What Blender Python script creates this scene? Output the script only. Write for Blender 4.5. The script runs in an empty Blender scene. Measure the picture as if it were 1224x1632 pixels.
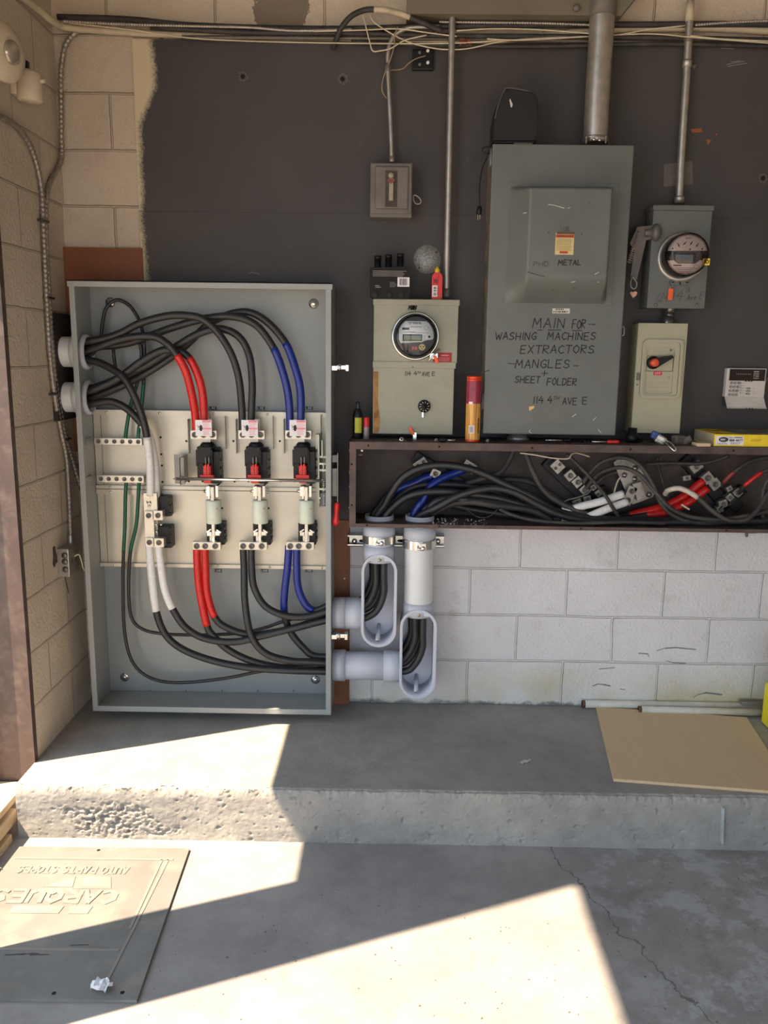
import bpy, bmesh, math, random
from mathutils import Vector, Matrix, noise
random.seed(7)
S = bpy.context.scene
COL = S.collection
# ------------------------------------------------------------------ camera
FPX = 1320.0; TH = math.radians(10.9); RHO = .013; YAW = math.radians(.5); CZ = 1.66
cam_d = bpy.data.cameras.new('camera'); cam = bpy.data.objects.new('camera', cam_d); COL.objects.link(cam)
fw = Vector((-math.sin(YAW)*math.cos(TH), math.cos(YAW)*math.cos(TH), -math.sin(TH)))
rt0 = Vector((math.cos(YAW), math.sin(YAW), 0)); up0 = rt0.cross(fw)
# image right axis (u) and down axis (v) after roll
rt = rt0*math.cos(RHO) + up0*math.sin(RHO); up = up0*math.cos(RHO) - rt0*math.sin(RHO)
cam.matrix_world = Matrix(((rt.x, up.x, -fw.x, 0), (rt.y, up.y, -fw.y, 0), (rt.z, up.z, -fw.z, CZ), (0, 0, 0, 1)))
cam_d.sensor_fit = 'VERTICAL'; cam_d.sensor_height = 24.0; cam_d.lens = FPX/1632*24.0
cam_d.clip_start = .02
S.camera = cam
# ------------------------------------------------------------------ light
w = bpy.data.worlds.new('sky'); S.world = w; w.use_nodes = True
bg = w.node_tree.nodes['Background']; bg.inputs[0].default_value = (.70, .85, 1.0, 1); bg.inputs[1].default_value = 2.35
sun_d = bpy.data.lights.new('sun', 'SUN'); sun = bpy.data.objects.new('sun', sun_d); COL.objects.link(sun)
AZ = math.radians(22.9)
sdir = Vector((math.cos(AZ), math.sin(AZ), -1.77*math.cos(AZ))).normalized()
sun.rotation_euler = sdir.to_track_quat('-Z', 'Y').to_euler()
sun.location = (-3, -1, 5)
sun_d.energy = 16.5; sun_d.angle = math.radians(.6); sun_d.color = (1, .77, .52)
vs = S.view_settings
S.display_settings.display_device = 'sRGB'
vs.view_transform = 'Standard'; vs.look = 'None'; vs.gamma = 1.0; vs.use_curve_mapping = False; vs.exposure = 0.22

# ------------------------------------------------------------------ pixel -> place (on a real plane)
def ray(px, py):
    return fw*FPX + rt*(px-612) + up*(816-py)
def P(px, py, Y):
    d = ray(px, py); return Vector((0, 0, CZ)) + d*(Y/d.y)
def PZ(px, py, z):
    d = ray(px, py); return Vector((0, 0, CZ)) + d*((z-CZ)/d.z)
def PX(px, py, X):
    d = ray(px, py); return Vector((0, 0, CZ)) + d*(X/d.x)
def RC(x0, y0, x1, y1, Y):   # pixel rectangle -> x0,x1,z0,z1 on the plane Y
    xm, ym = (x0+x1)/2, (y0+y1)/2
    return P(x0, ym, Y).x, P(x1, ym, Y).x, P(xm, y1, Y).z, P(xm, y0, Y).z

# ------------------------------------------------------------------ materials
def lin(c):
    return tuple(((v/255)/12.92 if v/255 <= .04045 else ((v/255+.055)/1.055)**2.4) for v in c) + (1,)
MC = {}
class NT:
    def __init__(s, m):
        s.m = m; s.t = m.node_tree; s.n = s.t.nodes; s.l = s.t.links; s.b = s.n['Principled BSDF']
    def new(s, typ, **kw):
        nd = s.n.new(typ)
        for k, v in kw.items(): setattr(nd, k, v)
        return nd
    def link(s, a, b): s.l.new(a, b)
    def noise(s, vec, scale, detail=4, rough=.55):
        nd = s.new('ShaderNodeTexNoise'); nd.inputs['Scale'].default_value = scale
        nd.inputs['Detail'].default_value = detail; nd.inputs['Roughness'].default_value = rough
        s.link(vec, nd.inputs['Vector']); return nd.outputs['Fac']
    def ramp(s, fac, stops, interp='LINEAR'):
        nd = s.new('ShaderNodeValToRGB'); cr = nd.color_ramp; cr.interpolation = interp
        while len(cr.elements) < len(stops): cr.elements.new(.5)
        for e, (p, c) in zip(cr.elements, stops): e.position = p; e.color = c
        s.link(fac, nd.inputs[0]); return nd.outputs[0]
    def mix(s, fac, a, b, blend='MIX'):
        nd = s.new('ShaderNodeMix', data_type='RGBA', blend_type=blend)
        for sock, v in ((nd.inputs[0], fac), (nd.inputs[6], a), (nd.inputs[7], b)):
            if hasattr(v, 'links') or isinstance(v, bpy.types.NodeSocket): s.link(v, sock)
            elif isinstance(v, (int, float)): sock.default_value = v
            else: sock.default_value = v
        return nd.outputs[2]
    def math(s, op, a, b=None, c=None, clamp=False):
        nd = s.new('ShaderNodeMath', operation=op, use_clamp=clamp)
        for i, v in enumerate((a, b, c)):
            if v is None: continue
            if isinstance(v, bpy.types.NodeSocket): s.link(v, nd.inputs[i])
            else: nd.inputs[i].default_value = v
        return nd.outputs[0]
    def bump(s, h, strength=.3, dist=.005, normal=None):
        nd = s.new('ShaderNodeBump'); nd.inputs['Strength'].default_value = strength; nd.inputs['Distance'].default_value = dist
        s.link(h, nd.inputs['Height'])
        if normal: s.link(normal, nd.inputs['Normal'])
        return nd.outputs[0]
    def pos(s): return s.new('ShaderNodeNewGeometry').outputs['Position']
    def obj(s): return s.new('ShaderNodeTexCoord').outputs['Object']
def M(name, col, rough=.5, metal=0., var=.08, scale=30, bump=0., bscale=120, dirt=None, dirtamt=.3, dscale=8, spec=.5, coat=0):
    if name in MC: return MC[name]
    m = bpy.data.materials.new(name); m.use_nodes = True; t = NT(m); b = t.b; MC[name] = m
    v = t.pos(); c = lin(col)
    n = t.noise(v, scale)
    d = tuple(x*(1-var*2) for x in c[:3])+(1,); h = tuple(min(1, x*(1+var*2)) for x in c[:3])+(1,)
    cc = t.ramp(n, [(.3, d), (.7, h)])
    if dirt:
        f = t.ramp(t.noise(v, dscale, 6, .65), [(.5, (0, 0, 0, 1)), (.72, (dirtamt,)*3+(1,))])
        cc = t.mix(f, cc, lin(dirt))
    t.link(cc, b.inputs['Base Color']); b.inputs['Roughness'].default_value = rough; b.inputs['Metallic'].default_value = metal
    b.inputs['Specular IOR Level'].default_value = spec
    if coat: b.inputs['Coat Weight'].default_value = coat
    if bump: t.link(t.bump(t.noise(v, bscale, 3), bump, .002), b.inputs['Normal'])
    return m
def glass(name, col=(255, 255, 255), rough=.02):
    if name in MC: return MC[name]
    m = bpy.data.materials.new(name); m.use_nodes = True; t = NT(m); MC[name] = m
    tr = t.new('ShaderNodeBsdfTransparent'); tr.inputs[0].default_value = lin(col)
    gl = t.new('ShaderNodeBsdfGlossy'); gl.inputs['Roughness'].default_value = rough
    fr = t.new('ShaderNodeFresnel'); fr.inputs[0].default_value = 1.45
    mx = t.new('ShaderNodeMixShader'); t.link(fr.outputs[0], mx.inputs[0]); t.link(tr.outputs[0], mx.inputs[1]); t.link(gl.outputs[0], mx.inputs[2])
    t.link(mx.outputs[0], t.n['Material Output'].inputs[0]); return m

def m_block(name, ax, u0, paint):
    m = bpy.data.materials.new(name); m.use_nodes = True; t = NT(m); v = t.pos(); MC[name] = m
    sx = t.new('ShaderNodeSeparateXYZ'); t.link(v, sx.inputs[0])
    X, Yy, Z = sx.outputs
    wob = t.math('MULTIPLY', t.math('SUBTRACT', t.noise(v, 5, 2), .5), .012)
    u = t.math('ADD', t.math('SUBTRACT', X if ax == 'x' else Yy, u0), wob)
    z = t.math('ADD', t.math('SUBTRACT', Z, .193-2.0), wob)
    cb = t.new('ShaderNodeCombineXYZ'); t.link(u, cb.inputs[0]); t.link(z, cb.inputs[1])
    br = t.new('ShaderNodeTexBrick'); t.link(cb.outputs[0], br.inputs['Vector'])
    br.inputs['Scale'].default_value = 1; br.inputs['Mortar Size'].default_value = .005; br.inputs['Mortar Smooth'].default_value = .5
    br.inputs['Brick Width'].default_value = .4; br.inputs['Row Height'].default_value = .2; br.offset = .5; br.offset_frequency = 2
    mort = br.outputs['Fac']
    n1 = t.noise(v, 3, 5); n2 = t.noise(v, 55, 6, .7); n3 = t.noise(v, 9, 6, .7)
    cream = t.ramp(n1, [(.3, lin((190, 177, 160))), (.7, lin((206, 194, 178)))])
    white = t.ramp(n1, [(.3, lin((214, 212, 214))), (.7, lin((226, 225, 228)))])
    if paint == 'both':
        f = t.math('MULTIPLY', t.math('LESS_THAN', Z, 1.15), t.math('GREATER_THAN', X, -.75))
        col = t.mix(f, cream, white)
        # yellowed damp at the foot of the white wall
        g = t.math('MULTIPLY', t.ramp(t.math('ADD', Z, t.math('MULTIPLY', t.math('SUBTRACT', n3, .5), .12)), [(.23, (1,)*3+(1,)), (.40, (0, 0, 0, 1))]), t.ramp(t.noise(v, 2.3, 3), [(.4, (.15,)*3+(1,)), (.62, (1,)*3+(1,))]))
        col = t.mix(t.math('MULTIPLY', g, .85), col, lin((186, 176, 120)))
        low = t.ramp(t.math('ADD', Z, t.math('MULTIPLY', t.math('SUBTRACT', n3, .5), .09)), [(.2, (1,)*3+(1,)), (.215, (0, 0, 0, 1))])
        col = t.mix(low, col, lin((120, 122, 122)))
        # soot stain on the top course
        sx2 = t.math('ADD', X, t.math('MULTIPLY', t.math('SUBTRACT', n3, .5), .14))
        st = t.math('MULTIPLY', t.math('MULTIPLY', t.math('GREATER_THAN', sx2, -.52), t.math('LESS_THAN', sx2, -.33)), t.math('GREATER_THAN', Z, 2.6))
        col = t.mix(t.math('MULTIPLY', st, .75), col, lin((84, 70, 56)))
    else:
        col = cream
    spots = t.ramp(n2, [(.24, (1,)*3+(1,)), (.30, (0, 0, 0, 1))])
    col = t.mix(t.math('MULTIPLY', spots, .5), col, lin((120, 112, 98)))
    dirty = t.ramp(n3, [(.58, (0, 0, 0, 1)), (.75, (.35,)*3+(1,))])
    col = t.mix(dirty, col, lin((150, 138, 118)))
    # joints coloured darker; on the back wall only in its upper part
    mf = t.math('MULTIPLY', mort, t.math('ADD', t.math('MULTIPLY', t.math('GREATER_THAN', Z, 1.15), .3), .0)) if paint == 'both' else t.math('MULTIPLY', mort, .3)
    col = t.mix(mf, col, lin((140, 130, 116)))
    t.link(col, t.b.inputs['Base Color']); t.b.inputs['Roughness'].default_value = .75
    h = t.math('ADD', t.math('MULTIPLY', mort, 1.0 if paint == 'both' else 1.0), t.math('MULTIPLY', t.noise(v, 90, 4), .5))
    h = t.math('ADD', h, t.math('MULTIPLY', t.noise(v, 12, 3), .5))
    t.link(t.bump(h, 1.0, .009), t.b.inputs['Normal'])
    return m

def m_concrete(name, kind):
    m = bpy.data.materials.new(name); m.use_nodes = True; t = NT(m); v = t.pos(); MC[name] = m
    n1 = t.noise(v, 2.2, 6, .6); n2 = t.noise(v, 14, 6, .7); n3 = t.noise(v, 120, 3, .7); n4 = t.noise(v, 5.5, 8, .72)
    if kind == 'floor': a, b = (128, 126, 128), (160, 157, 157)
    else: a, b = (132, 132, 131), (166, 163, 158)
    col = t.ramp(n1, [(.3, lin(a)), (.7, lin(b))])
    col = t.mix(t.math('MULTIPLY', t.ramp(n2, [(.35, (1,)*3+(1,)), (.55, (0, 0, 0, 1))]), .22), col, lin((98, 97, 98)))
    sx = t.new('ShaderNodeSeparateXYZ'); t.link(v, sx.inputs[0])
    if kind == 'floor':
        # pale worn paint blotches on the right of the slab
        gate = t.ramp(sx.outputs[0], [(.55, (0, 0, 0, 1)), (.8, (1,)*3+(1,))])
        bl = t.math('MULTIPLY', t.ramp(n4, [(.50, (0, 0, 0, 1)), (.56, (1,)*3+(1,))]), gate)
        col = t.mix(t.math('MULTIPLY', bl, .5), col, lin((178, 184, 190)))
        bd = t.math('MULTIPLY', t.ramp(t.noise(v, 8, 6, .7), [(.52, (0, 0, 0, 1)), (.6, (1,)*3+(1,))]), gate)
        col = t.mix(t.math('MULTIPLY', bd, .4), col, lin((112, 110, 108)))
        # hairline crack
        cx = t.math('ADD', t.math('MULTIPLY', t.math('SUBTRACT', sx.outputs[1], 2.4), -.35), .62)
        cx = t.math('ADD', cx, t.math('MULTIPLY', t.math('SUBTRACT', t.noise(v, 9, 5), .5), .16))
        cr = t.math('LESS_THAN', t.math('ABSOLUTE', t.math('SUBTRACT', sx.outputs[0], cx)), .0032)
        col = t.mix(t.math('MULTIPLY', cr, .6), col, lin((70, 68, 66)))
    sp = t.ramp(n3, [(.26, (1,)*3+(1,)), (.31, (0, 0, 0, 1))])
    col = t.mix(t.math('MULTIPLY', sp, .35), col, lin((70, 70, 72)))
    t.link(col, t.b.inputs['Base Color']); t.b.inputs['Roughness'].default_value = .8
    h = t.math('ADD', t.math('MULTIPLY', n3, .5), n2)
    t.link(t.bump(h, .5 if kind != 'floor' else .3, .004), t.b.inputs['Normal'])
    return m

def m_board():
    m = bpy.data.materials.new('dark_painted_plywood'); m.use_nodes = True; t = NT(m); v = t.pos(); MC['board'] = m
    sx = t.new('ShaderNodeSeparateXYZ'); t.link(v, sx.inputs[0])
    n1 = t.noise(v, 1.7, 5, .6); n2 = t.noise(v, 200, 2); 
    dark = t.ramp(n1, [(.3, lin((56, 54, 55))), (.7, lin((71, 69, 70)))])
    cream = lin((205, 192, 164))
    cb = t.new('ShaderNodeCombineXYZ'); t.link(t.math('MULTIPLY', sx.outputs[2], 1.0), cb.inputs[0])
    e = t.math('ADD', t.math('MULTIPLY', t.math('SUBTRACT', t.noise(cb.outputs[0], 4.0, 2), .5), .06), t.math('MULTIPLY', t.math('MULTIPLY', t.math('SUBTRACT', 2.62, sx.outputs[2]), 7.0, None, True), .055))
    e2 = t.math('MULTIPLY', t.math('SUBTRACT', n2, .5), .035)
    xx = t.math('ADD', t.math('ADD', sx.outputs[0], e), e2)
    f = t.ramp(t.math('ADD', xx, 1.5), [(.585, (0, 0, 0, 1)), (.61, (1,)*3+(1,))])
    col = t.mix(f, cream, dark)
    sc = t.ramp(t.noise(v, 6, 8, .75), [(.66, (0, 0, 0, 1)), (.72, (.35,)*3+(1,))])
    col = t.mix(sc, col, lin((112, 108, 104)))
    seam = t.math('LESS_THAN', t.math('ABSOLUTE', t.math('SUBTRACT', sx.outputs[2], 2.175)), .0016)
    col = t.mix(t.math('MULTIPLY', seam, .6), col, lin((40, 38, 38)))
    t.link(col, t.b.inputs['Base Color']); t.b.inputs['Roughness'].default_value = .6
    t.link(t.bump(t.noise(v, 60, 4), .15, .003), t.b.inputs['Normal'])
    return m
def m_wood(name, a, b, axis='z', rough=.6):
    m = bpy.data.materials.new(name); m.use_nodes = True; t = NT(m); v = t.pos(); MC[name] = m
    mp = t.new('ShaderNodeMapping'); t.link(v, mp.inputs[0])
    mp.inputs['Scale'].default_value = {'x': (4, 60, 60), 'z': (60, 60, 4), 'y': (60, 4, 60)}[axis]
    n = t.noise(mp.outputs[0], 1, 5, .6); n2 = t.noise(v, 4, 4)
    col = t.mix(n, lin(a), lin(b)); col = t.mix(t.math('MULTIPLY', n2, .3), col, lin(a))
    t.link(col, t.b.inputs['Base Color']); t.b.inputs['Roughness'].default_value = rough
    t.link(t.bump(n, .2, .002), t.b.inputs['Normal']); return m

GREY = M('cabinet_grey_paint', (144, 149, 149), .38, 0, .03, 4, spec=.5)
GALV = M('galvanised_plate', (196, 190, 176), .42, .55, .06, 5)
ZINC = M('zinc_steel', (190, 192, 188), .3, .85, .08, 40)
ALU = M('lug_aluminium', (205, 200, 188), .35, .6, .05, 60)
OLDALU = M('dulled_lug_metal', (150, 146, 138), .42, .7, .12, 60)
BLACK = M('black_plastic', (16, 16, 18), .45, 0, .1, spec=.35)
DARKIN = M('dark_hole', (14, 13, 13), .9, 0, .05)
CABLE = M('black_cable_jacket', (37, 38, 41), .42, 0, .12, 60, bump=.1, bscale=90)
OLDCAB = M('dusty_black_cable_jacket', (52, 51, 51), .6, 0, .2, 30, dirt=(92, 86, 80), dirtamt=.5)
RED = M('red_tape', (196, 30, 28), .35, 0, .12, 120, bump=.15, bscale=150)
BLUE = M('blue_tape', (22, 44, 128), .32, 0, .15, 120, bump=.15, bscale=150)
WHITE = M('white_tape', (222, 222, 222), .45, 0, .05, 120, bump=.2, bscale=120)
GREEN = M('green_tape', (12, 84, 62), .38, 0, .12, 100)
REDP = M('red_plastic', (205, 38, 36), .38, 0, .06)
FUSEW = M('fuse_ceramic', (208, 216, 200), .4, 0, .03)
PVC = M('grey_pvc', (188, 193, 206), .4, 0, .03, 8)
PVCW = M('pale_pvc_pipe', (214, 217, 218), .4, 0, .03, 8)
OLIVE = M('old_green_grey_enamel', (150, 150, 132), .42, 0, .04, 6, dirt=(120, 112, 92), dirtamt=.25)
SLATE = M('old_slate_grey_enamel', (98, 103, 101), .45, 0, .05, 5, dirt=(108, 104, 92), dirtamt=.35)
DKGREY = M('old_dark_grey_enamel', (104, 100, 96), .45, 0, .07, 12, dirt=(80, 66, 56), dirtamt=.4)
RUSTBOX = M('brown_rusted_steel', (84, 72, 68), .62, .15, .18, 14, dirt=(112, 72, 54), dirtamt=.5, dscale=9)
TROUGHIN = M('dirty_trough_steel', (64, 56, 54), .6, .15, .2, 6, dirt=(96, 78, 68), dirtamt=.5, dscale=7)
STEELC = M('galvanised_conduit', (176, 172, 166), .42, .75, .08, 30)
CREAMP = M('cream_painted_conduit', (196, 184, 160), .6, 0, .06, 20, dirt=(130, 118, 100), dirtamt=.5)
WIREC = M('cream_wire', (205, 196, 172), .5, 0, .05)
ORANGE = M('orange_seal', (232, 92, 48), .4, 0, .05)
LABELW = M('label_white', (226, 224, 228), .5, 0, .02)
LABELR = M('label_red', (206, 52, 62), .5, 0, .04)
LABELP = M('label_pink', (226, 130, 140), .5, 0, .04)
INK = M('black_ink', (26, 26, 28), .6, 0, .05)
FADEINK = M('faded_ink', (80, 82, 80), .6, 0, .05)
WHITEINK = M('white_ink', (225, 225, 225), .5, 0, .02)
CHROME = M('bright_zinc', (215, 215, 212), .2, .95, .05, 30)
BROWNST = M('brown_jamb_paint', (74, 60, 58), .5, 0, .12, 8, dirt=(140, 128, 118), dirtamt=.25, dscale=18)
MATM = M('tan_rubber_mat', (114, 114, 113), .7, 0, .06, 6, bump=.2, bscale=60, dirt=(160, 150, 138), dirtamt=.4)
YEL = M('yellow_print', (235, 205, 40), .45, 0, .04)
LITEGREY = M('pale_grey_plastic', (200, 196, 192), .45, 0, .03)

# ------------------------------------------------------------------ mesh builder
OFF = {}
class MB:
    def __init__(s): s.bm = bmesh.new()
    def _face(s, vs, sm=False):
        try: f = s.bm.faces.new(vs); f.smooth = sm; return f
        except ValueError: return None
    def merge(s, b2, smooth=None):
        mp = {v: s.bm.verts.new(v.co) for v in b2.verts}
        for f in b2.faces:
            g = s._face([mp[v] for v in f.verts], f.smooth if smooth is None else smooth)
        b2.free(); return s
    def obox(s, c, size, rot=None, bev=0, seg=2):
        b = bmesh.new(); bmesh.ops.create_cube(b, size=1)
        for v in b.verts: v.co = Vector((v.co.x*size[0], v.co.y*size[1], v.co.z*size[2]))
        if bev: bmesh.ops.bevel(b, geom=list(b.edges), offset=bev, segments=seg, profile=.6, affect='EDGES')
        for v in b.verts: v.co = (rot @ v.co if rot else v.co) + Vector(c)
        return s.merge(b)
    def box(s, x0, x1, y0, y1, z0, z1, bev=0, seg=2):
        return s.obox(((x0+x1)/2, (y0+y1)/2, (z0+z1)/2), (abs(x1-x0), abs(y1-y0), abs(z1-z0)), None, bev, seg)
    def tube(s, pts, r, seg=10, cap=True, rads=None):
        pts = [Vector(p) for p in pts]; n = len(pts)
        t0 = (pts[1]-pts[0]).normalized()
        a = t0.orthogonal().normalized(); rings = []
        for i in range(n):
            t = (pts[min(i+1, n-1)]-pts[max(i-1, 0)])
            if t.length < 1e-9: t = t0
            t.normalize(); a = (a - t*a.dot(t)).normalized(); bb = t.cross(a)
            rr = rads[i] if rads else r
            rings.append([s.bm.verts.new(pts[i] + (a*math.cos(2*math.pi*k/seg)+bb*math.sin(2*math.pi*k/seg))*rr) for k in range(seg)])
        for i in range(n-1):
            for k in range(seg):
                s._face((rings[i][k], rings[i][(k+1) % seg], rings[i+1][(k+1) % seg], rings[i+1][k]), True)
        if cap:
            s._face(rings[0][::-1]); s._face(rings[-1])
        return s
    def cyl(s, p0, p1, r, seg=20, r2=None, cap=True):
        return s.tube([p0, p1], r, seg, cap, [r, r if r2 is None else r2])
    def lathe(s, prof, o, axis, seg=28, smooth=True):
        axis = Vector(axis).normalized(); a = axis.orthogonal().normalized(); b = axis.cross(a); o = Vector(o); rings = []
        for r, h in prof:
            if r < 1e-6: rings.append([s.bm.verts.new(o+axis*h)])
            else: rings.append([s.bm.verts.new(o+axis*h+(a*math.cos(2*math.pi*k/seg)+b*math.sin(2*math.pi*k/seg))*r) for k in range(seg)])
        for A, B in zip(rings, rings[1:]):
            for k in range(seg):
                k2 = (k+1) % seg
                if len(A) == 1 and len(B) == 1: continue
                if len(A) == 1: s._face((A[0], B[k2], B[k]), smooth)
                elif len(B) == 1: s._face((A[k], A[k2], B[0]), smooth)
                else: s._face((A[k], A[k2], B[k2], B[k]), smooth)
        return s
    def prism(s, poly, d0, d1, plane='xz'):
        def mk(u, v, d): return Vector((u, d, v)) if plane == 'xz' else (Vector((u, v, d)) if plane == 'xy' else Vector((d, u, v)))
        A = [s.bm.verts.new(mk(u, v, d0)) for u, v in poly]; B = [s.bm.verts.new(mk(u, v, d1)) for u, v in poly]
        n = len(poly); s._face(A); s._face(B[::-1])
        for i in range(n): s._face((A[i], B[i], B[(i+1) % n], A[(i+1) % n]))
        return s
    def poly(s, pts):
        s._face([s.bm.verts.new(Vector(p)) for p in pts]); return s
    def slab(s, pts, off):   # polygon pts (3D) extruded by vector off
        off = Vector(off); A = [s.bm.verts.new(Vector(p)) for p in pts]; B = [s.bm.verts.new(Vector(p)+off) for p in pts]; n = len(A)
        s._face(A); s._face(B[::-1])
        for i in range(n): s._face((A[i], B[i], B[(i+1) % n], A[(i+1) % n]))
        return s
    def grid(s, fn, nu, nv, smooth=True):
        g = [[s.bm.verts.new(fn(i/nu, j/nv)) for j in range(nv+1)] for i in range(nu+1)]
        for i in range(nu):
            for j in range(nv): s._face((g[i][j], g[i+1][j], g[i+1][j+1], g[i][j+1]), smooth)
        return g
    def ringprism(s, outer, inner, d0, d1, plane='xz'):  # closed band between two equal length loops, extruded
        def mk(u, v, d): return Vector((u, d, v)) if plane == 'xz' else Vector((u, v, d))
        L = [[s.bm.verts.new(mk(u, v, d)) for u, v in lp] for lp, d in ((outer, d0), (outer, d1), (inner, d1), (inner, d0))]
        n = len(outer)
        for a in range(4):
            A, B = L[a], L[(a+1) % 4]
            for i in range(n): s._face((A[i], A[(i+1) % n], B[(i+1) % n], B[i]), a in (0, 2))
        return s
    def stroke(s, pts, wd, n, lift=0):   # flat pen stroke of width wd on the plane with normal n
        n = Vector(n); pts = [Vector(p)+n*lift for p in pts]
        for a, b in zip(pts, pts[1:]):
            d = (b-a)
            if d.length < 1e-7: continue
            d.normalize(); sd = d.cross(n)*wd/2; e = d*wd*.35
            s._face([s.bm.verts.new(q) for q in (a-e+sd, a-e-sd, b+e-sd, b+e+sd)])
        return s
def catmull(pts, sub=7):
    pts = [Vector(p) for p in pts]
    if len(pts) < 3: return pts
    out = []; q = [pts[0]*2-pts[1]] + pts + [pts[-1]*2-pts[-2]]
    for i in range(1, len(q)-2):
        p0, p1, p2, p3 = q[i-1:i+3]
        for k in range(sub):
            t = k/sub
            out.append(.5*((2*p1)+(p2-p0)*t+(2*p0-5*p1+4*p2-p3)*t*t+(3*p1-p0-3*p2+p3)*t**3))
    out.append(pts[-1]); return out

def obj(name, mb, mat, parent=None, label=None, cat=None, group=None, kind=None, origin=None):
    bm = mb.bm; bmesh.ops.recalc_face_normals(bm, faces=list(bm.faces)) if bm.faces else None
    if parent is not None: off = OFF[parent.name]
    elif origin is not None: off = Vector(origin)
    else:
        xs = [v.co for v in bm.verts]
        lo = Vector(min(c[i] for c in xs) for i in range(3)); hi = Vector(max(c[i] for c in xs) for i in range(3))
        off = Vector(((lo.x+hi.x)/2, (lo.y+hi.y)/2, lo.z))
    for v in bm.verts: v.co -= off
    me = bpy.data.meshes.new(name); bm.to_mesh(me); bm.free()
    for m in (mat if isinstance(mat, (list, tuple)) else [mat]): me.materials.append(m)
    o = bpy.data.objects.new(name, me); COL.objects.link(o)
    if parent is not None: o.parent = parent
    else: o.location = off
    OFF[o.name] = off
    if label: o['label'] = label
    if cat: o['category'] = cat
    if group: o['group'] = group
    if kind: o['kind'] = kind
    return o
def thing(name, label, cat, base, group=None):
    o = bpy.data.objects.new(name, None); COL.objects.link(o); o.empty_display_size = .05
    o.location = base; OFF[o.name] = Vector(base)
    o['label'] = label; o['category'] = cat
    if group: o['group'] = group
    return o

# ------------------------------------------------------------------ block lettering for hand-written and printed marks
G = {'A': [[(0, 0), (.3, 1), (.6, 0)], [(.1, .38), (.5, .38)]], 'B': [[(0, 0), (0, 1), (.45, .9), (.45, .6), (0, .52), (.55, .4), (.5, .05), (0, 0)]],
 'C': [[(.6, .85), (.35, 1), (.05, .7), (.05, .3), (.3, 0), (.6, .15)]], 'D': [[(0, 0), (0, 1), (.4, .9), (.6, .5), (.4, .08), (0, 0)]],
 'E': [[(.55, 1), (0, 1), (0, 0), (.55, 0)], [(0, .52), (.45, .52)]], 'F': [[(.55, 1), (0, 1), (0, 0)], [(0, .52), (.45, .52)]],
 'G': [[(.6, .85), (.35, 1), (.05, .7), (.05, .3), (.3, 0), (.58, .12), (.58, .42), (.35, .42)]], 'H': [[(0, 0), (0, 1)], [(.55, 0), (.55, 1)], [(0, .5), (.55, .5)]],
 'I': [[(.1, 0), (.12, 1)]], 'K': [[(0, 0), (0, 1)], [(.55, 1), (0, .45), (.55, 0)]], 'L': [[(0, 1), (0, 0), (.5, 0)]], 'M': [[(0, 0), (.08, 1), (.35, .35), (.62, 1), (.7, 0)]],
 'N': [[(0, 0), (0, 1), (.55, 0), (.55, 1)]], 'O': [[(.3, 1), (.02, .7), (.02, .3), (.3, 0), (.58, .3), (.58, .7), (.3, 1)]], 'P': [[(0, 0), (0, 1), (.5, .92), (.52, .6), (0, .48)]],
 'Q': [[(.3, 1), (.02, .7), (.02, .3), (.3, 0), (.58, .3), (.58, .7), (.3, 1)], [(.38, .25), (.62, -.05)]],
 'R': [[(0, 0), (0, 1), (.5, .92), (.52, .62), (0, .5), (.55, 0)]], 'S': [[(.55, .85), (.3, 1), (.05, .8), (.12, .58), (.48, .42), (.55, .18), (.28, 0), (0, .15)]],
 'T': [[(0, 1), (.6, 1)], [(.3, 1), (.3, 0)]], 'U': [[(0, 1), (.02, .25), (.28, 0), (.55, .25), (.57, 1)]], 'V': [[(0, 1), (.3, 0), (.6, 1)]], 'W': [[(0, 1), (.18, 0), (.38, .7), (.58, 0), (.76, 1)]],
 'X': [[(0, 1), (.55, 0)], [(.55, 1), (0, 0)]], 'Y': [[(0, 1), (.3, .5), (.6, 1)], [(.3, .5), (.3, 0)]], '0': [[(.3, 1), (.04, .7), (.04, .3), (.3, 0), (.56, .3), (.56, .7), (.3, 1)]],
 '1': [[(.1, 0), (.14, 1)]], '2': [[(.02, .75), (.25, 1), (.52, .8), (.45, .5), (0, 0), (.58, 0)]], '4': [[(.35, 1), (0, .42), (.58, .42)], [(.42, .75), (.4, 0)]],
 '6': [[(.45, 1), (.08, .5), (.1, .1), (.4, 0), (.55, .25), (.35, .5), (.08, .35)]], '7': [[(0, 1), (.55, 1), (.15, 0)]], '8': [[(.3, .52), (.05, .75), (.3, 1), (.52, .75), (.3, .52), (.02, .25), (.3, 0), (.56, .25), (.3, .52)]],
 '9': [[(.5, .6), (.2, .5), (.05, .75), (.3, 1), (.52, .75), (.45, 0)]], '3': [[(.02, .9), (.3, 1), (.5, .78), (.2, .53), (.55, .28), (.3, 0), (0, .12)]], '5': [[(.5, 1), (.05, 1), (.02, .55), (.4, .58), (.55, .28), (.3, 0), (0, .1)]],
 '-': [[(.05, .48), (.5, .5)]], '+': [[(.0, .5), (.7, .5)], [(.35, .95), (.35, .1)]], 'e': [[(.05, .3), (.45, .36), (.3, .6), (.06, .4), (.1, .08), (.45, .06)]], 'u': [[(0, .6), (.04, .1), (.3, .05), (.42, .6), (.45, 0)]],
 'v': [[(0, .6), (.2, 0), (.42, .6)]], 't': [[(.2, 1), (.2, .1), (.35, 0)], [(0, .7), (.42, .7)]], 'h': [[(0, 1), (0, 0)], [(0, .4), (.25, .55), (.4, .35), (.4, 0)]], '.': [[(.1, 0), (.16, .06)]], ' ': []}
def gw(c): return .35 if c in '1I.' else (.5 if c == ' ' else (.95 if c in 'MW' else .8))
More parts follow.
